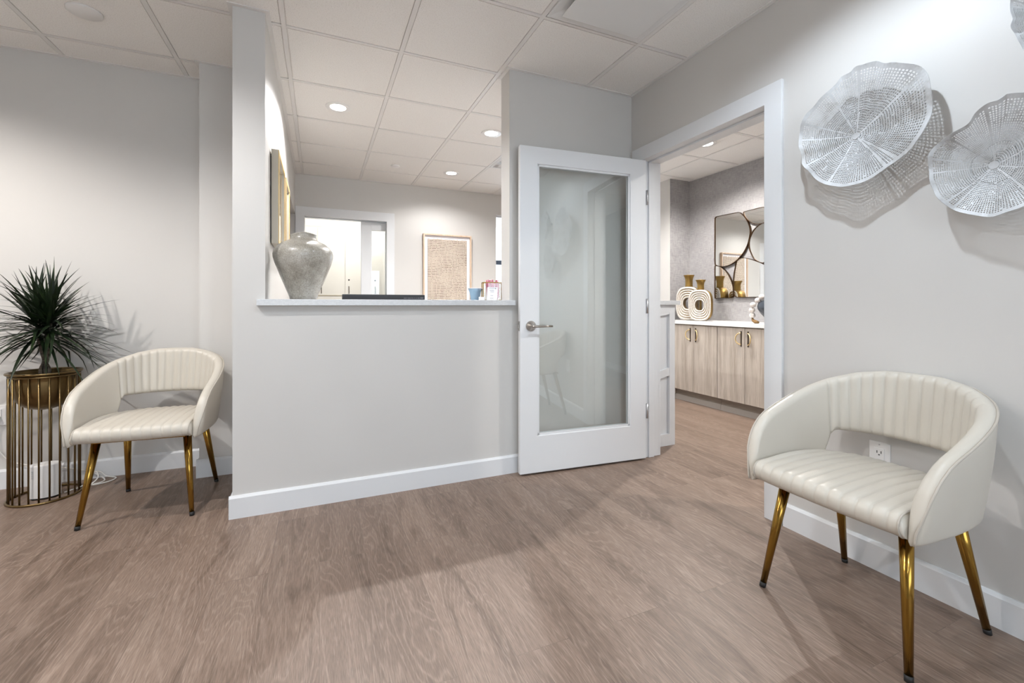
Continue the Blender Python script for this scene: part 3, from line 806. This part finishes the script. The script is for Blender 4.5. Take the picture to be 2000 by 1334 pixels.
t = thing('wall_mirror', 'brass framed mirror of five curved pieces on the linen wallpaper', 'mirror', (4.099, 3.35, 1.59))
for P in PIECES:
    out = [(p.x - 3.35, p.y - 1.59) for p in catmull(P, 4)]
    cyy = sum(a for a, c in out) / len(out); czz = sum(c for a, c in out) / len(out)
    ins = [(cyy + (a - cyy) * .985, czz + (c - czz) * .985) for a, c in out]
    MB().prism(ins, lambda a, c, s: (-.006 if s == 0 else -.020, a, c)).build('mirror_glass', M['mirror'], t)
    fr = MB(); n = len(out); vs = []
    for a, c in out:
        dx, dz = a - cyy, c - czz; L_ = sqrt(dx * dx + dz * dz); ux, uz = dx / L_, dz / L_
        for du, dd in ((-.0025, -.004), (.003, -.004), (.003, -.028), (-.0025, -.028)): vs.append((dd, a + ux * du, c + uz * du))
    fr.add(vs, [(i * 4 + k, i * 4 + (k + 1) % 4, ((i + 1) % n) * 4 + (k + 1) % 4, ((i + 1) % n) * 4 + k) for i in range(n) for k in range(4)], 0, False)
    fr.build('mirror_frame', M['dark_brass'] if 'dark_brass' in M else M.setdefault('dark_brass', plain('antique_brass_frame', (.085, .045, .02), .35, .85)), t)

# two ringed vases
def ringed_vase(loc, rz, w, h, neck_h, lab):
    t = thing('ringed_vase', lab, 'vase', loc, rz, 'ringed vases on the alcove worktop')
    d = .095
    def sup(hw, hh, n, k, N=72):
        a = 2 * pi * k / N; c, s_ = cos(a), sin(a)
        return (math.copysign(abs(c) ** (2 / n) * hw, c), math.copysign(abs(s_) ** (2 / n) * hh, s_))
    N = 72; zc = h / 2 + .002
    hole = (w * .195, h * .165); hz = zc
    # body: closed ring, brass outer rim, carved faces with stepped grooves
    def ring(fr, y, lift=0):
        hw = hole[0] + (w / 2 - hole[0]) * fr; hh = hole[1] + (h / 2 - hole[1]) * fr; n = 2.2 + .9 * fr
        return [(p[0], y, hz + p[1]) for p in (sup(hw, hh, n, k, N) for k in range(N))]
    steps = []; nr = 5
    b = MB(); loops = [ring(0, d / 2 - .008), ring(0, -d / 2 + .008)]; mats = [1]
    for i in range(nr):
        f0, f1 = i / nr, (i + 1) / nr
        dep = -d / 2 + .004 * (nr - i) / nr
        loops += [ring(f0 + .012, dep - .004), ring(f0 + (f1 - f0) * .5, dep - .0065), ring(f1 - .05, dep - .004), ring(f1 - .04, dep + .004), ring(f1, dep + .004)]
        mats += [0, 0, 0, 1, 1]
    mats[-1] = 0; mats[-2] = 0
    loops += [ring(1.0, d / 2 - .008)]; mats += [2]
    for i in reversed(range(nr)):
        f0, f1 = i / nr, (i + 1) / nr
        dep = d / 2 - .004 * (nr - i) / nr
        loops += [ring(f1 - .04, dep - .004), ring(f1 - .05, dep + .004), ring(f0 + (f1 - f0) * .5, dep + .0065), ring(f0 + .012, dep + .004)]
        mats += [1, 0, 0, 1]
    loops += [ring(0, d / 2 - .008)]; mats += [1]
    vs = [p for lp in loops for p in lp]
    b.v = vs
    for i in range(len(loops) - 1):
        for k in range(N):
            b.f.append([i * N + k, i * N + (k + 1) % N, (i + 1) * N + (k + 1) % N, (i + 1) * N + k]); b.m.append(mats[i]); b.sm.append(True)
    b.build('body', [M['carved'], M['brass'], M['brass']], t, weld=True)
    MB().lathe([(w * .16, h - .006), (w * .155, h + .012), (w * .15, h + .018), (w * .15, h + neck_h * .55), (w * .17, h + neck_h * .75), (w * .215, h + neck_h * .96), (w * .225, h + neck_h), (w * .19, h + neck_h), (w * .12, h + neck_h * .6), (w * .0005, h + neck_h * .5)], 36).build('neck', M['brass'], t)
    return t
ringed_vase((3.84, 3.805, .884), radians(-64), .262, .375, .135, 'taller ringed white and brass vase behind the counter end, partly hidden by its twin')
ringed_vase((3.80, 3.60, .884), radians(-64), .236, .335, .11, 'shorter ringed white and brass vase standing in front of its taller twin')

# navy vase and bead garland
o = MB().lathe([(.07, 0), (.075, .004), (.10, .04), (.145, .09), (.172, .135), (.176, .16), (.165, .19), (.135, .215), (.09, .232), (.05, .242), (.046, .26), (.055, .275), (.048, .275), (.038, .25), (.0001, .24)], 56).build('navy_vase', M['navy'])
o.location = (3.86, 2.748, .884); tag(o, 'matte dark navy round vase half hidden by the doorway casing', 'vase')
t = thing('bead_garland', 'white wooden bead garland with brown tassel draped beside the navy vase', 'bead garland', (3.74, 2.87, .884))
B = [(3.75, 2.780, 1.137), (3.74, 2.828, 1.131), (3.74, 2.869, 1.100), (3.722, 2.905, 1.058), (3.728, 2.920, 1.009), (3.74, 2.926, .960)]
bd = MB()
for i, p in enumerate(B):
    MB().sphere((p[0] - 3.74, p[1] - 2.87, p[2] - .884), .0270, 20, 12, sz=.93).build('bead', M['bead'] if 'bead' in M else M.setdefault('bead', wood('white_wood_bead', (.60, .55, .52), (.75, .71, .68), (.82, .79, .77), 'y')), t)
b = MB(); b.tube([(0, .056, .052), (0, .053, .040), (-.002, .045, .026), (-.004, .02, .016), (-.006, -.012, .011)], [.006, .011, .014, .017, .010], 14)
b.build('tassel', plain('brown_jute', (.20, .115, .045), .9), t)

# ------------------------------------------------------------------ wall outlets
def outlet(loc, rz, lab):
    t = thing('power_outlet', lab, 'power outlet', loc, rz)
    MB().box(-.036, -.006, -.058, .036, 0, .058).build('cover_plate', M['white_plastic'], t, bevel=.002)
    MB().box(-.0175, -.0085, -.034, .0175, -.006, .034).build('socket_insert', M['white_plastic'], t, bevel=.001)
    s = MB()
    for zc in (.018, -.018):
        for x in (-.007, .007): s.box(x - .0013, -.0092, zc - .004, x + .0013, -.0084, zc + .006)
        s.box(-.0025, -.0092, zc - .012, .0025, -.0084, zc - .008)
    s.build('slot', M['dark'], t)
    MB().tube([(0, -.005, .048), (0, -.0075, .048)], .003, 8).build('screw', M['steel'], t)
    return t
outlet((2.05, 1.035, .455), radians(-90), 'white wall outlet behind the right chair')
t = outlet((-1.69, 3.51, .425), 0, 'white wall outlet left of the brass plant stand')
o = MB().box(-.015, -.03, -.030, .015, -.0085, -.006).build('plug', M['cord']); o.location = (-1.69, 3.51, .425); o2 = o
o.name = 'power_plug'; tag(o, 'white plug pushed in the outlet left of the plant stand', 'plug')
# (the cable hangs from the plug and coils behind the router)
pts = [(-1.69, 3.478, .405), (-1.70, 3.47, .37), (-1.69, 3.475, .28), (-1.66, 3.485, .20), (-1.62, 3.488, .155), (-1.56, 3.485, .13), (-1.48, 3.482, .115), (-1.36, 3.48, .08), (-1.27, 3.485, .045), (-1.22, 3.47, .018), (-1.19, 3.44, .006), (-1.185, 3.40, .005), (-1.22, 3.37, .005), (-1.26, 3.39, .012), (-1.25, 3.43, .04), (-1.225, 3.43, .06), (-1.21, 3.41, .03), (-1.23, 3.38, .007), (-1.265, 3.40, .02), (-1.25, 3.44, .055), (-1.215, 3.45, .05), (-1.19, 3.455, .02), (-1.16, 3.46, .008), (-1.135, 3.44, .005), (-1.15, 3.39, .005), (-1.205, 3.345, .009), (-1.225, 3.335, .018), (-1.2465, 3.325, .0185), (-1.268, 3.313, .012), (-1.312, 3.285, .007)]
o = MB().tube([tuple(p) for p in catmull(pts, 6, False)], .0035, 8).build('power_cable', M['cord'])
tag(o, 'thin white power cable looping on the floor behind the plant stand', 'cable')

# ------------------------------------------------------------------ plant stand, pot, plant, router
PX, PY = -1.392, 3.285
t = thing('plant_stand', 'tall round bronze rod plant stand beside the left chair', 'plant stand', (PX, PY, 0))
def ringpts(r, z, n=64): return [(r * cos(2 * pi * k / n), r * sin(2 * pi * k / n), z) for k in range(n)]
MB().tube(ringpts(.146, .006), .0062, 10, True).build('base_ring', M['bronze'], t)
MB().tube(ringpts(.139, .672), .005, 10, True).build('top_ring', M['bronze'], t)
rod = None
for k in range(22):
    a = 2 * pi * (k + .3) / 22
    if rod is None:
        rod = MB().tube([(.1385, 0, .006), (.1385, 0, .672)], .0042, 8).build('rod', M['bronze'], t); r_ = rod
    else:
        r_ = rod.copy(); COL.objects.link(r_); r_.parent = t
    r_.rotation_euler = (0, 0, a)
t = thing('plant_pot', 'round bottomed bronze bowl planter sitting in the rod stand', 'planter', (PX, PY, .672))
pr = [(.0001, -.190), (.035, -.187), (.066, -.177), (.092, -.160), (.112, -.135), (.124, -.105), (.130, -.07), (.132, -.03), (.1325, .006), (.149, .010), (.154, .016), (.151, .022), (.138, .022), (.129, .012), (.126, -.03), (.0001, -.03)]
MB().lathe(pr, 64).build('bowl', M['bronze'], t)
o = MB().lathe([(.126, -.028), (.08, -.022), (.0001, -.018)], 40).build('soil', M['soil'], t)
t = thing('dracaena_plant', 'spiky dark green dracaena plant growing in the bronze bowl', 'plant', (PX, PY, .648))
tr = MB()
def stem(pts, rs): tr.tube(catmull(pts, 5, False), [rs[0] + (rs[1] - rs[0]) * k / (5 * (len(pts) - 1)) for k in range(5 * (len(pts) - 1) + 1)], 12)
stem([(-.012, 0, -.02), (-.018, -.004, .05), (.0, -.012, .10), (-.012, -.006, .15), (-.026, .0, .23), (-.03, 0, .33)], (.009, .007))
stem([(.010, .004, -.02), (.012, .006, .05), (-.006, .012, .10), (.014, .004, .15), (.024, -.006, .24), (.028, -.005, .36)], (.010, .008))
stem([(.0, .01, -.02), (.004, -.012, .06), (.012, -.010, .11), (.002, .004, .18), (.0, .01, .30)], (.008, .006))
tr.build('trunk', M['bark'], t)
lf = MB(); rl = random.Random(11)
heads = [((-.03, 0, .335), 82), ((.028, -.005, .365), 92), ((.0, .012, .300), 74)]
for (hx_, hy_, hz_), n in heads:
    for k in range(n):
        fr_ = k / n
        elev = radians(86 - 108 * fr_ ** .95 + rl.uniform(-8, 8)); az = k * 2.39996 + rl.uniform(-.25, .25)
        L_ = rl.uniform(.25, .40) * (0.92 if fr_ < .15 else 1.0); wd = rl.uniform(.0060, .0092)
        droop = rl.uniform(.10, .48) * (.35 + .9 * cos(elev)) * L_
        dx, dy = cos(az), sin(az); P0 = Vector((hx_, hy_, hz_ - .10 * fr_)); NS = 9
        curl = rl.uniform(-.05, .05); vs = []; fs = []
        for q in range(NS + 1):
            u = q / NS; rr_ = L_ * u
            side = curl * u * u
            p = P0 + Vector((dx * cos(elev) * rr_ - dy * side, dy * cos(elev) * rr_ + dx * side, sin(elev) * rr_ - droop * u * u * .8))
            if p.y > .215: p.y = .215
            w_ = wd * (.75 + .5 * u if u < .3 else (.9 + .2 * (1 - u)) * (1 - ((u - .3) / .7) ** 1.7)) + .0004
            up = Vector((-dx * sin(elev), -dy * sin(elev), cos(elev))); sd = Vector((-dy, dx, 0))
            vs += [p - sd * w_ + up * w_ * .35, p, p + sd * w_ + up * w_ * .35]
        for q in range(NS):
            a = q * 3; fs += [(a, a + 1, a + 4, a + 3), (a + 1, a + 2, a + 5, a + 4)]
        lf.add(vs, fs, 0, True)
lf.build('foliage', M['leaf'], t, fixn=False)

t = thing('wifi_router', 'white oval ribbed router standing on the floor inside the plant stand', 'router', (-1.383, 3.262, 0), radians(10))
def oval(rx, ry, z, n=64, rib=.0): return [(rx * cos(2 * pi * k / n) * (1 + rib * (k % 2)), ry * sin(2 * pi * k / n) * (1 + rib * (k % 2)), z) for k in range(n)]
b = MB(); lps = [oval(.058, .036, .008), oval(.064, .041, .010), oval(.064, .041, .012, rib=.008), oval(.064, .041, .180, rib=.008), oval(.064, .041, .184), oval(.060, .038, .187)]
b.v = [p for l_ in lps for p in l_]
for i in range(len(lps) - 1):
    for k in range(64): b.f.append([i * 64 + k, i * 64 + (k + 1) % 64, (i + 1) * 64 + (k + 1) % 64, (i + 1) * 64 + k]); b.m.append(0); b.sm.append(True)
b.f.append(list(range(5 * 64, 6 * 64))); b.m.append(0); b.sm.append(False); b.f.append(list(range(64))[::-1]); b.m.append(0); b.sm.append(False)
b.build('housing', M['white_plastic'], t)
MB().lathe([(.055, 0), (.055, .008)], 40, sx=1, sy=.62).build('foot', M['rubber'], t)
b = MB()
for k in range(4):
    z = .155 - k * .011; b.obox((-.043, -.0320, z), (.0035, -.0024, 0), (0, .001, 0), (0, 0, .0042)); b.obox((-.043, -.0322, z), (.0012, -.0008, 0), (0, .0013, 0), (0, 0, .0018))
b.build('lettering', plain('light_grey_mark', (.58, .58, .58), .5), t)

# ------------------------------------------------------------------ barrel chairs
def make_chair(label):
    t = thing('armchair', label, 'chair', group='cream barrel armchairs')
    # outer plan line, right half from the back centre to the front tip
    R_ = [(0, .272), (.07, .268), (.14, .248), (.20, .212), (.248, .16), (.278, .09), (.292, .01), (.297, -.08), (.295, -.17), (.290, -.262)]
    full = [(-x, y) for x, y in R_[::-1]] + R_[1:]
    dense = catmull(full, 40, False)
    cum = [0]
    for i in range(1, len(dense)): cum.append(cum[-1] + (dense[i] - dense[i - 1]).length)
    TL = cum[-1]; NU = 281; line = []
    j = 0
    for i in range(NU):
        s_ = TL * i / (NU - 1)
        while j < len(cum) - 2 and cum[j + 1] < s_: j += 1
        f = (s_ - cum[j]) / max(1e-9, cum[j + 1] - cum[j]); line.append(dense[j].lerp(dense[j + 1], min(1, f)))
    ZT = [(0, .806), (.12, .804), (.25, .788), (.39, .757), (.50, .727), (.63, .692), (.744, .661), (.82, .640), (.87, .620), (.92, .588), (.955, .550), (.98, .505), (1.0, .455)]
    def tab(tb_, a):
        for (x0, v0), (x1, v1) in zip(tb_, tb_[1:]):
            if a <= x1: return v0 + (v1 - v0) * (a - x0) / (x1 - x0)
        return tb_[-1][1]
    shell = MB(); K = 40; th0 = .052
    pipe = []; vs = []
    for i in range(NU):
        u = -1 + 2 * i / (NU - 1); a = abs(u)
        p = line[i]; tg = (line[min(i + 1, NU - 1)] - line[max(i - 1, 0)]).normalized(); nr = Vector((-tg.y, tg.x))   # outward
        if nr.dot(p - Vector((0, -.05))) < 0: nr = -nr
        zt = tab(ZT, a)
        zb = .398 + .157 * (1 - smooth(.36, .53, a))
        tip = 1.0
        if a > .955: q = min(1, (a - .955) / .045); tip = max(.25, sqrt(max(0, 1 - q * q)))
        th = th0 * (.82 + .18 * (1 - a))
        rr_ = th * .5
        # loop: inner face up, over the top, outer face down, under
        zc0, zc1 = zb + rr_ * .8, zt - rr_ * .9
        loop = []
        nI, nT, nO, nB = 14, 7, 10, 7
        for k in range(nI): loop.append(('i', k / (nI - 1)))
        for k in range(1, nT + 1): loop.append(('t', k / (nT + 1)))
        for k in range(nO): loop.append(('o', k / (nO - 1)))
        for k in range(1, nB + 1): loop.append(('b', k / (nB + 1)))
        flz = smooth(.50, .44, a) if a > .40 else 1.0
        nfl = 14; ph = (u / .40 + 1) / 2 * nfl
        groove = (abs(sin(pi * ph))) ** .45
        seamline = math.exp(-((a - .405) / .007) ** 2)
        for kind, f in loop:
            if kind == 'i': off, z = -th, zc0 + (zc1 - zc0) * f
            elif kind == 't': an = pi * f; off, z = -th / 2 - th / 2 * cos(an), zc1 + rr_ * .9 * sin(an)
            elif kind == 'o': off, z = 0, zc1 + (zc0 - zc1) * f
            else: an = pi * f; off, z = -th / 2 + th / 2 * cos(an), zc0 - rr_ * .8 * sin(an)
            if kind == 'i' or (kind in 'tb' and off < -th * .5):
                if a < .405: 
                    fade = 1 if kind == 'i' else .8
                    off -= (.0070 * groove - .004) * fade
                else: off -= .003 * sin(pi * min(1, max(0, (a - .405) / .55))) * (sin(pi * f) if kind == 'i' else 0)
                off += .004 * seamline
            if kind == 'o': off += .004 * sin(pi * f)
            off = (off + th / 2) * tip - th / 2
            lean = .10 * (z - .60)
            q = p + nr * (off + lean)
            vs.append((q.x, q.y, z))
        pipe.append((p.x + nr.x * (.002 - .10 * th + .10 * (zt - .6)), p.y + nr.y * (.002 - .10 * th + .10 * (zt - .6)), zt - rr_ * .38))
    K = nI + nT + nO + nB
    fs = [(i * K + k, i * K + (k + 1) % K, (i + 1) * K + (k + 1) % K, (i + 1) * K + k) for i in range(NU - 1) for k in range(K)]
    fs += [tuple(range(K)), tuple(range((NU - 1) * K, NU * K))]
    shell.add(vs, fs, 0, True)
    shell.build('backrest', M['leather'], t)
    # piping along the outer seam and down both front edges
    def edge(i, sgn):
        p = line[i]; out = []
        zt = pipe[i][2]
        for k in range(1, 5):
            z = zt + (.402 - zt) * k / 4
            tg = (line[1] - line[0]).normalized() if i == 0 else (line[-1] - line[-2]).normalized()
            nr = Vector((-tg.y, tg.x)); nr = nr if nr.x * p.x > 0 else -nr
            q = p + nr * (-.012 + .10 * (z - .6)); out.append((q.x, q.y - .0015, z))
        return out
    path = edge(0, -1)[::-1] + pipe[4:-4:3] + edge(NU - 1, 1)
    MB().tube(path, .0036, 8).build('piping', M['seam'], t)
    # seat cushion
    st = MB(); NX = 133; hwid = .238; nch = 12
    fr0, bk0 = -.285, .205; zb, zt = .408, .478; r = .030
    loops = []
    for i in range(NX):
        x = -hwid + 2 * hwid * i / (NX - 1); fx = x / hwid
        g = abs(sin(pi * nch * (fx + 1) / 2)) ** .45
        ed = 1 - max(0, (abs(fx) - .93) / .07) ** 2 * .35
        yb = bk0 - .10 * max(0, (abs(fx) - .25) / .75) ** 2.2; yf = fr0 + .012 * fx * fx
        ztt = zb + (zt - zb - .005 + .0065 * g) * ed; grow = (.0045 * g - .003)
        lp = []
        for k in range(9):                      # rounded front edge
            an = -pi / 2 + pi * k / 8
            lp.append((yf + r - (r + grow) * cos(an) , (zb + ztt) / 2 + (ztt - zb) / 2 * sin(an)))
        n2 = 12
        for k in range(1, n2):
            f = k / n2; y = yf + r + (yb - r - yf - r) * f; lp.append((y, ztt + .012 * sin(pi * f)))
        for k in range(7):
            an = pi / 2 - pi * k / 6
            lp.append((yb - r + r * cos(an), (zb + ztt) / 2 + (ztt - zb) / 2 * sin(an)))
        for k in range(1, 6): lp.append((yb - r + (yf + r - yb + r) * k / 6, zb))
        loops.append([(x, y, z) for y, z in lp])
    K = len(loops[0]); st.v = [p for l_ in loops for p in l_]
    for i in range(NX - 1):
        for k in range(K): st.f.append([i * K + k, i * K + (k + 1) % K, (i + 1) * K + (k + 1) % K, (i + 1) * K + k]); st.m.append(0); st.sm.append(True)
    st.f.append(list(range(K))); st.f.append(list(range((NX - 1) * K, NX * K))); st.m += [0, 0]; st.sm += [False, False]
    st.build('seat', M['leather'], t)
    for i in (3, NX - 4): MB().tube([(p[0], p[1] - .001, p[2]) for p in loops[i][:10]], .003, 6).build('seat_piping', M['seam'], t)
    # frame and legs
    b = MB(); b.box(-.17, -.20, .392, .17, -.17, .406); b.box(-.17, .13, .392, .17, .16, .406); b.box(-.19, -.20, .392, -.165, .16, .406); b.box(.165, -.20, .392, .19, .16, .406)
    b.build('seat_frame', M['gold'], t)
    MB().box(-.20, -.22, .402, .20, .13, .4085).build('seat_base', M['black'], t)
    for sx in (-1, 1):
        for (fx_, fy_, tx_, ty_) in ((.227, -.225, .186, -.155), (.214, .225, .178, .125)):
            A = Vector((sx * fx_, fy_, .016)); B_ = Vector((sx * tx_, ty_, .404))
            lg = MB().tube([A, A.lerp(B_, .5), B_], [.0105, .0150, .0190], 20).build('leg', M['gold'], t)
            MB().tube([A + (A - B_) * .040, A + Vector((0, 0, .002))], [.0108, .0113], 16).build('foot_cap', M['rubber'], lg)
    return t
ch = make_chair('cream leather armchair with gold legs at the left, beside the plant stand')
c2 = copy_tree(ch)
ch.location = (-.797, 2.932, 0); ch.rotation_euler = (0, 0, radians(-4.5))
c2['label'] = 'cream leather armchair with gold legs at the right, below the white wall bowls'
c2.location = (1.752, .920, 0); c2.rotation_euler = (0, 0, radians(-90 - 1.5))

# ------------------------------------------------------------------ white perforated bowls on the right wall
OUT = [
 ([(1.005,1.997),(0.974,1.972),(0.951,1.964),(0.919,1.945),(0.885,1.925),(0.861,1.897),(0.843,1.848),(0.836,1.783),(0.836,1.725),(0.855,1.674),(0.876,1.648),(0.900,1.623),(0.951,1.589),(0.984,1.571),(1.022,1.551),(1.062,1.539),(1.114,1.539),(1.162,1.555),(1.199,1.573),(1.238,1.605),(1.260,1.643),(1.287,1.683),(1.294,1.726),(1.308,1.777),(1.308,1.823),(1.294,1.860),(1.269,1.896),(1.238,1.919),(1.212,1.940),(1.183,1.958),(1.154,1.980),(1.134,2.000),(1.095,1.999),(1.076,2.010),(1.047,2.004)], (1.114, 1.756),
  'white perforated metal wall bowl on the left, nearest the doorway'),
 ([(0.615,1.704),(0.651,1.716),(0.668,1.705),(0.694,1.704),(0.726,1.686),(0.745,1.661),(0.779,1.642),(0.814,1.621),(0.838,1.595),(0.848,1.551),(0.843,1.496),(0.830,1.452),(0.809,1.415),(0.779,1.379),(0.731,1.354),(0.685,1.339),(0.647,1.347),(0.615,1.359),(0.575,1.387),(0.546,1.442),(0.531,1.515),(0.538,1.595),(0.560,1.659),(0.587,1.693)], (0.704, 1.518),
  'white perforated metal wall bowl lowest on the wall, above the right chair'),
 ([(0.647,2.006),(0.647,1.982),(0.639,1.941),(0.641,1.913),(0.630,1.878),(0.615,1.831),(0.591,1.781),(0.560,1.744),(0.524,1.726),(0.487,1.735),(0.454,1.770),(0.435,1.832),(0.435,1.903),(0.454,1.983),(0.490,2.051),(0.535,2.095),(0.583,2.103),(0.618,2.070),(0.637,2.035)], (0.567, 1.939),
  'grey perforated metal wall bowl at the upper right corner, mostly out of view')]
def bowl(out, hub, lab, seed):
    rb = random.Random(seed)
    t = thing('wall_bowl', lab, 'wall decor', (2.048, hub[0], hub[1]), group='perforated bowls on the right wall')
    pts = [Vector((a - hub[0], c - hub[1])) for a, c in out]
    dense = catmull([tuple(p) for p in pts], 12)
    pol = sorted((math.atan2(p.y, p.x), p.length) for p in dense)
    def R(th):
        th = (th + pi) % (2 * pi) - pi
        import bisect
        i = bisect.bisect_left(pol, (th, 0)); a = pol[i - 1]; c = pol[i % len(pol)]
        d = (c[0] - a[0]) % (2 * pi); f = ((th - a[0]) % (2 * pi)) / d if d > 1e-9 else 0
        return a[1] + (c[1] - a[1]) * f
    ph = rb.uniform(0, 6)
    def pt(r, th):
        q = R(th) * r
        dep = .014 + .070 * r ** 1.5 + r ** 3 * (.006 * sin(5 * th + ph) + .004 * sin(11 * th + ph * 2))
        return (-dep, cos(th) * q, sin(th) * q)
    b = MB()
    def cell(r0, r1, t0, t1, hole):
        if not hole:
            b.add([pt(r0, t0), pt(r1, t0), pt(r1, t1), pt(r0, t1)], [(0, 1, 2, 3)]); return
        a, c = rb.uniform(.17, .23), rb.uniform(.16, .22)
        ra, rc = r0 + (r1 - r0) * a, r1 - (r1 - r0) * a; ta, tcc = t0 + (t1 - t0) * c, t1 - (t1 - t0) * c
        b.add([pt(r0, t0), pt(r1, t0), pt(r1, t1), pt(r0, t1), pt(ra, ta), pt(rc, ta), pt(rc, tcc), pt(ra, tcc)], [(0, 1, 5, 4), (1, 2, 6, 5), (2, 3, 7, 6), (3, 0, 4, 7)])
    n0 = 24
    bands = [(.05, .16, 3, 36), (.16, .36, 6, 72), (.36, .94, 17, 144)]
    b.add([(-.014, 0, 0)] + [pt(.05, 2 * pi * k / 36) for k in range(36)], [(0, 1 + k, 1 + (k + 1) % 36) for k in range(36)])
    spokes = {rb.randrange(36) for _ in range(9)}
    for r0, r1, nr, ns in bands:
        for i in range(nr):
            ra, rc = r0 + (r1 - r0) * i / nr, r0 + (r1 - r0) * (i + 1) / nr
            for k in range(ns):
                sp = (k * 36 // ns) in spokes and (k % (ns // 36) == 0)
                cell(ra, rc, 2 * pi * k / ns, 2 * pi * (k + 1) / ns, not sp and rb.random() > .03)
    for i in range(2):
        for k in range(144): cell(.94 + .03 * i, .97 + .03 * i, 2 * pi * k / 144, 2 * pi * (k + 1) / 144, False)
    b.build('perforated_bowl', M['washed'], t, solid=.0018, weld=True)
    b2 = MB().tube([(-.001, 0, 0), (-.018, 0, 0)], .013, 18); b2.build('mount', M['washed'], t)
    return t
for i, (o_, h_, l_) in enumerate(OUT): bowl(o_, h_, l_, 5 + i)
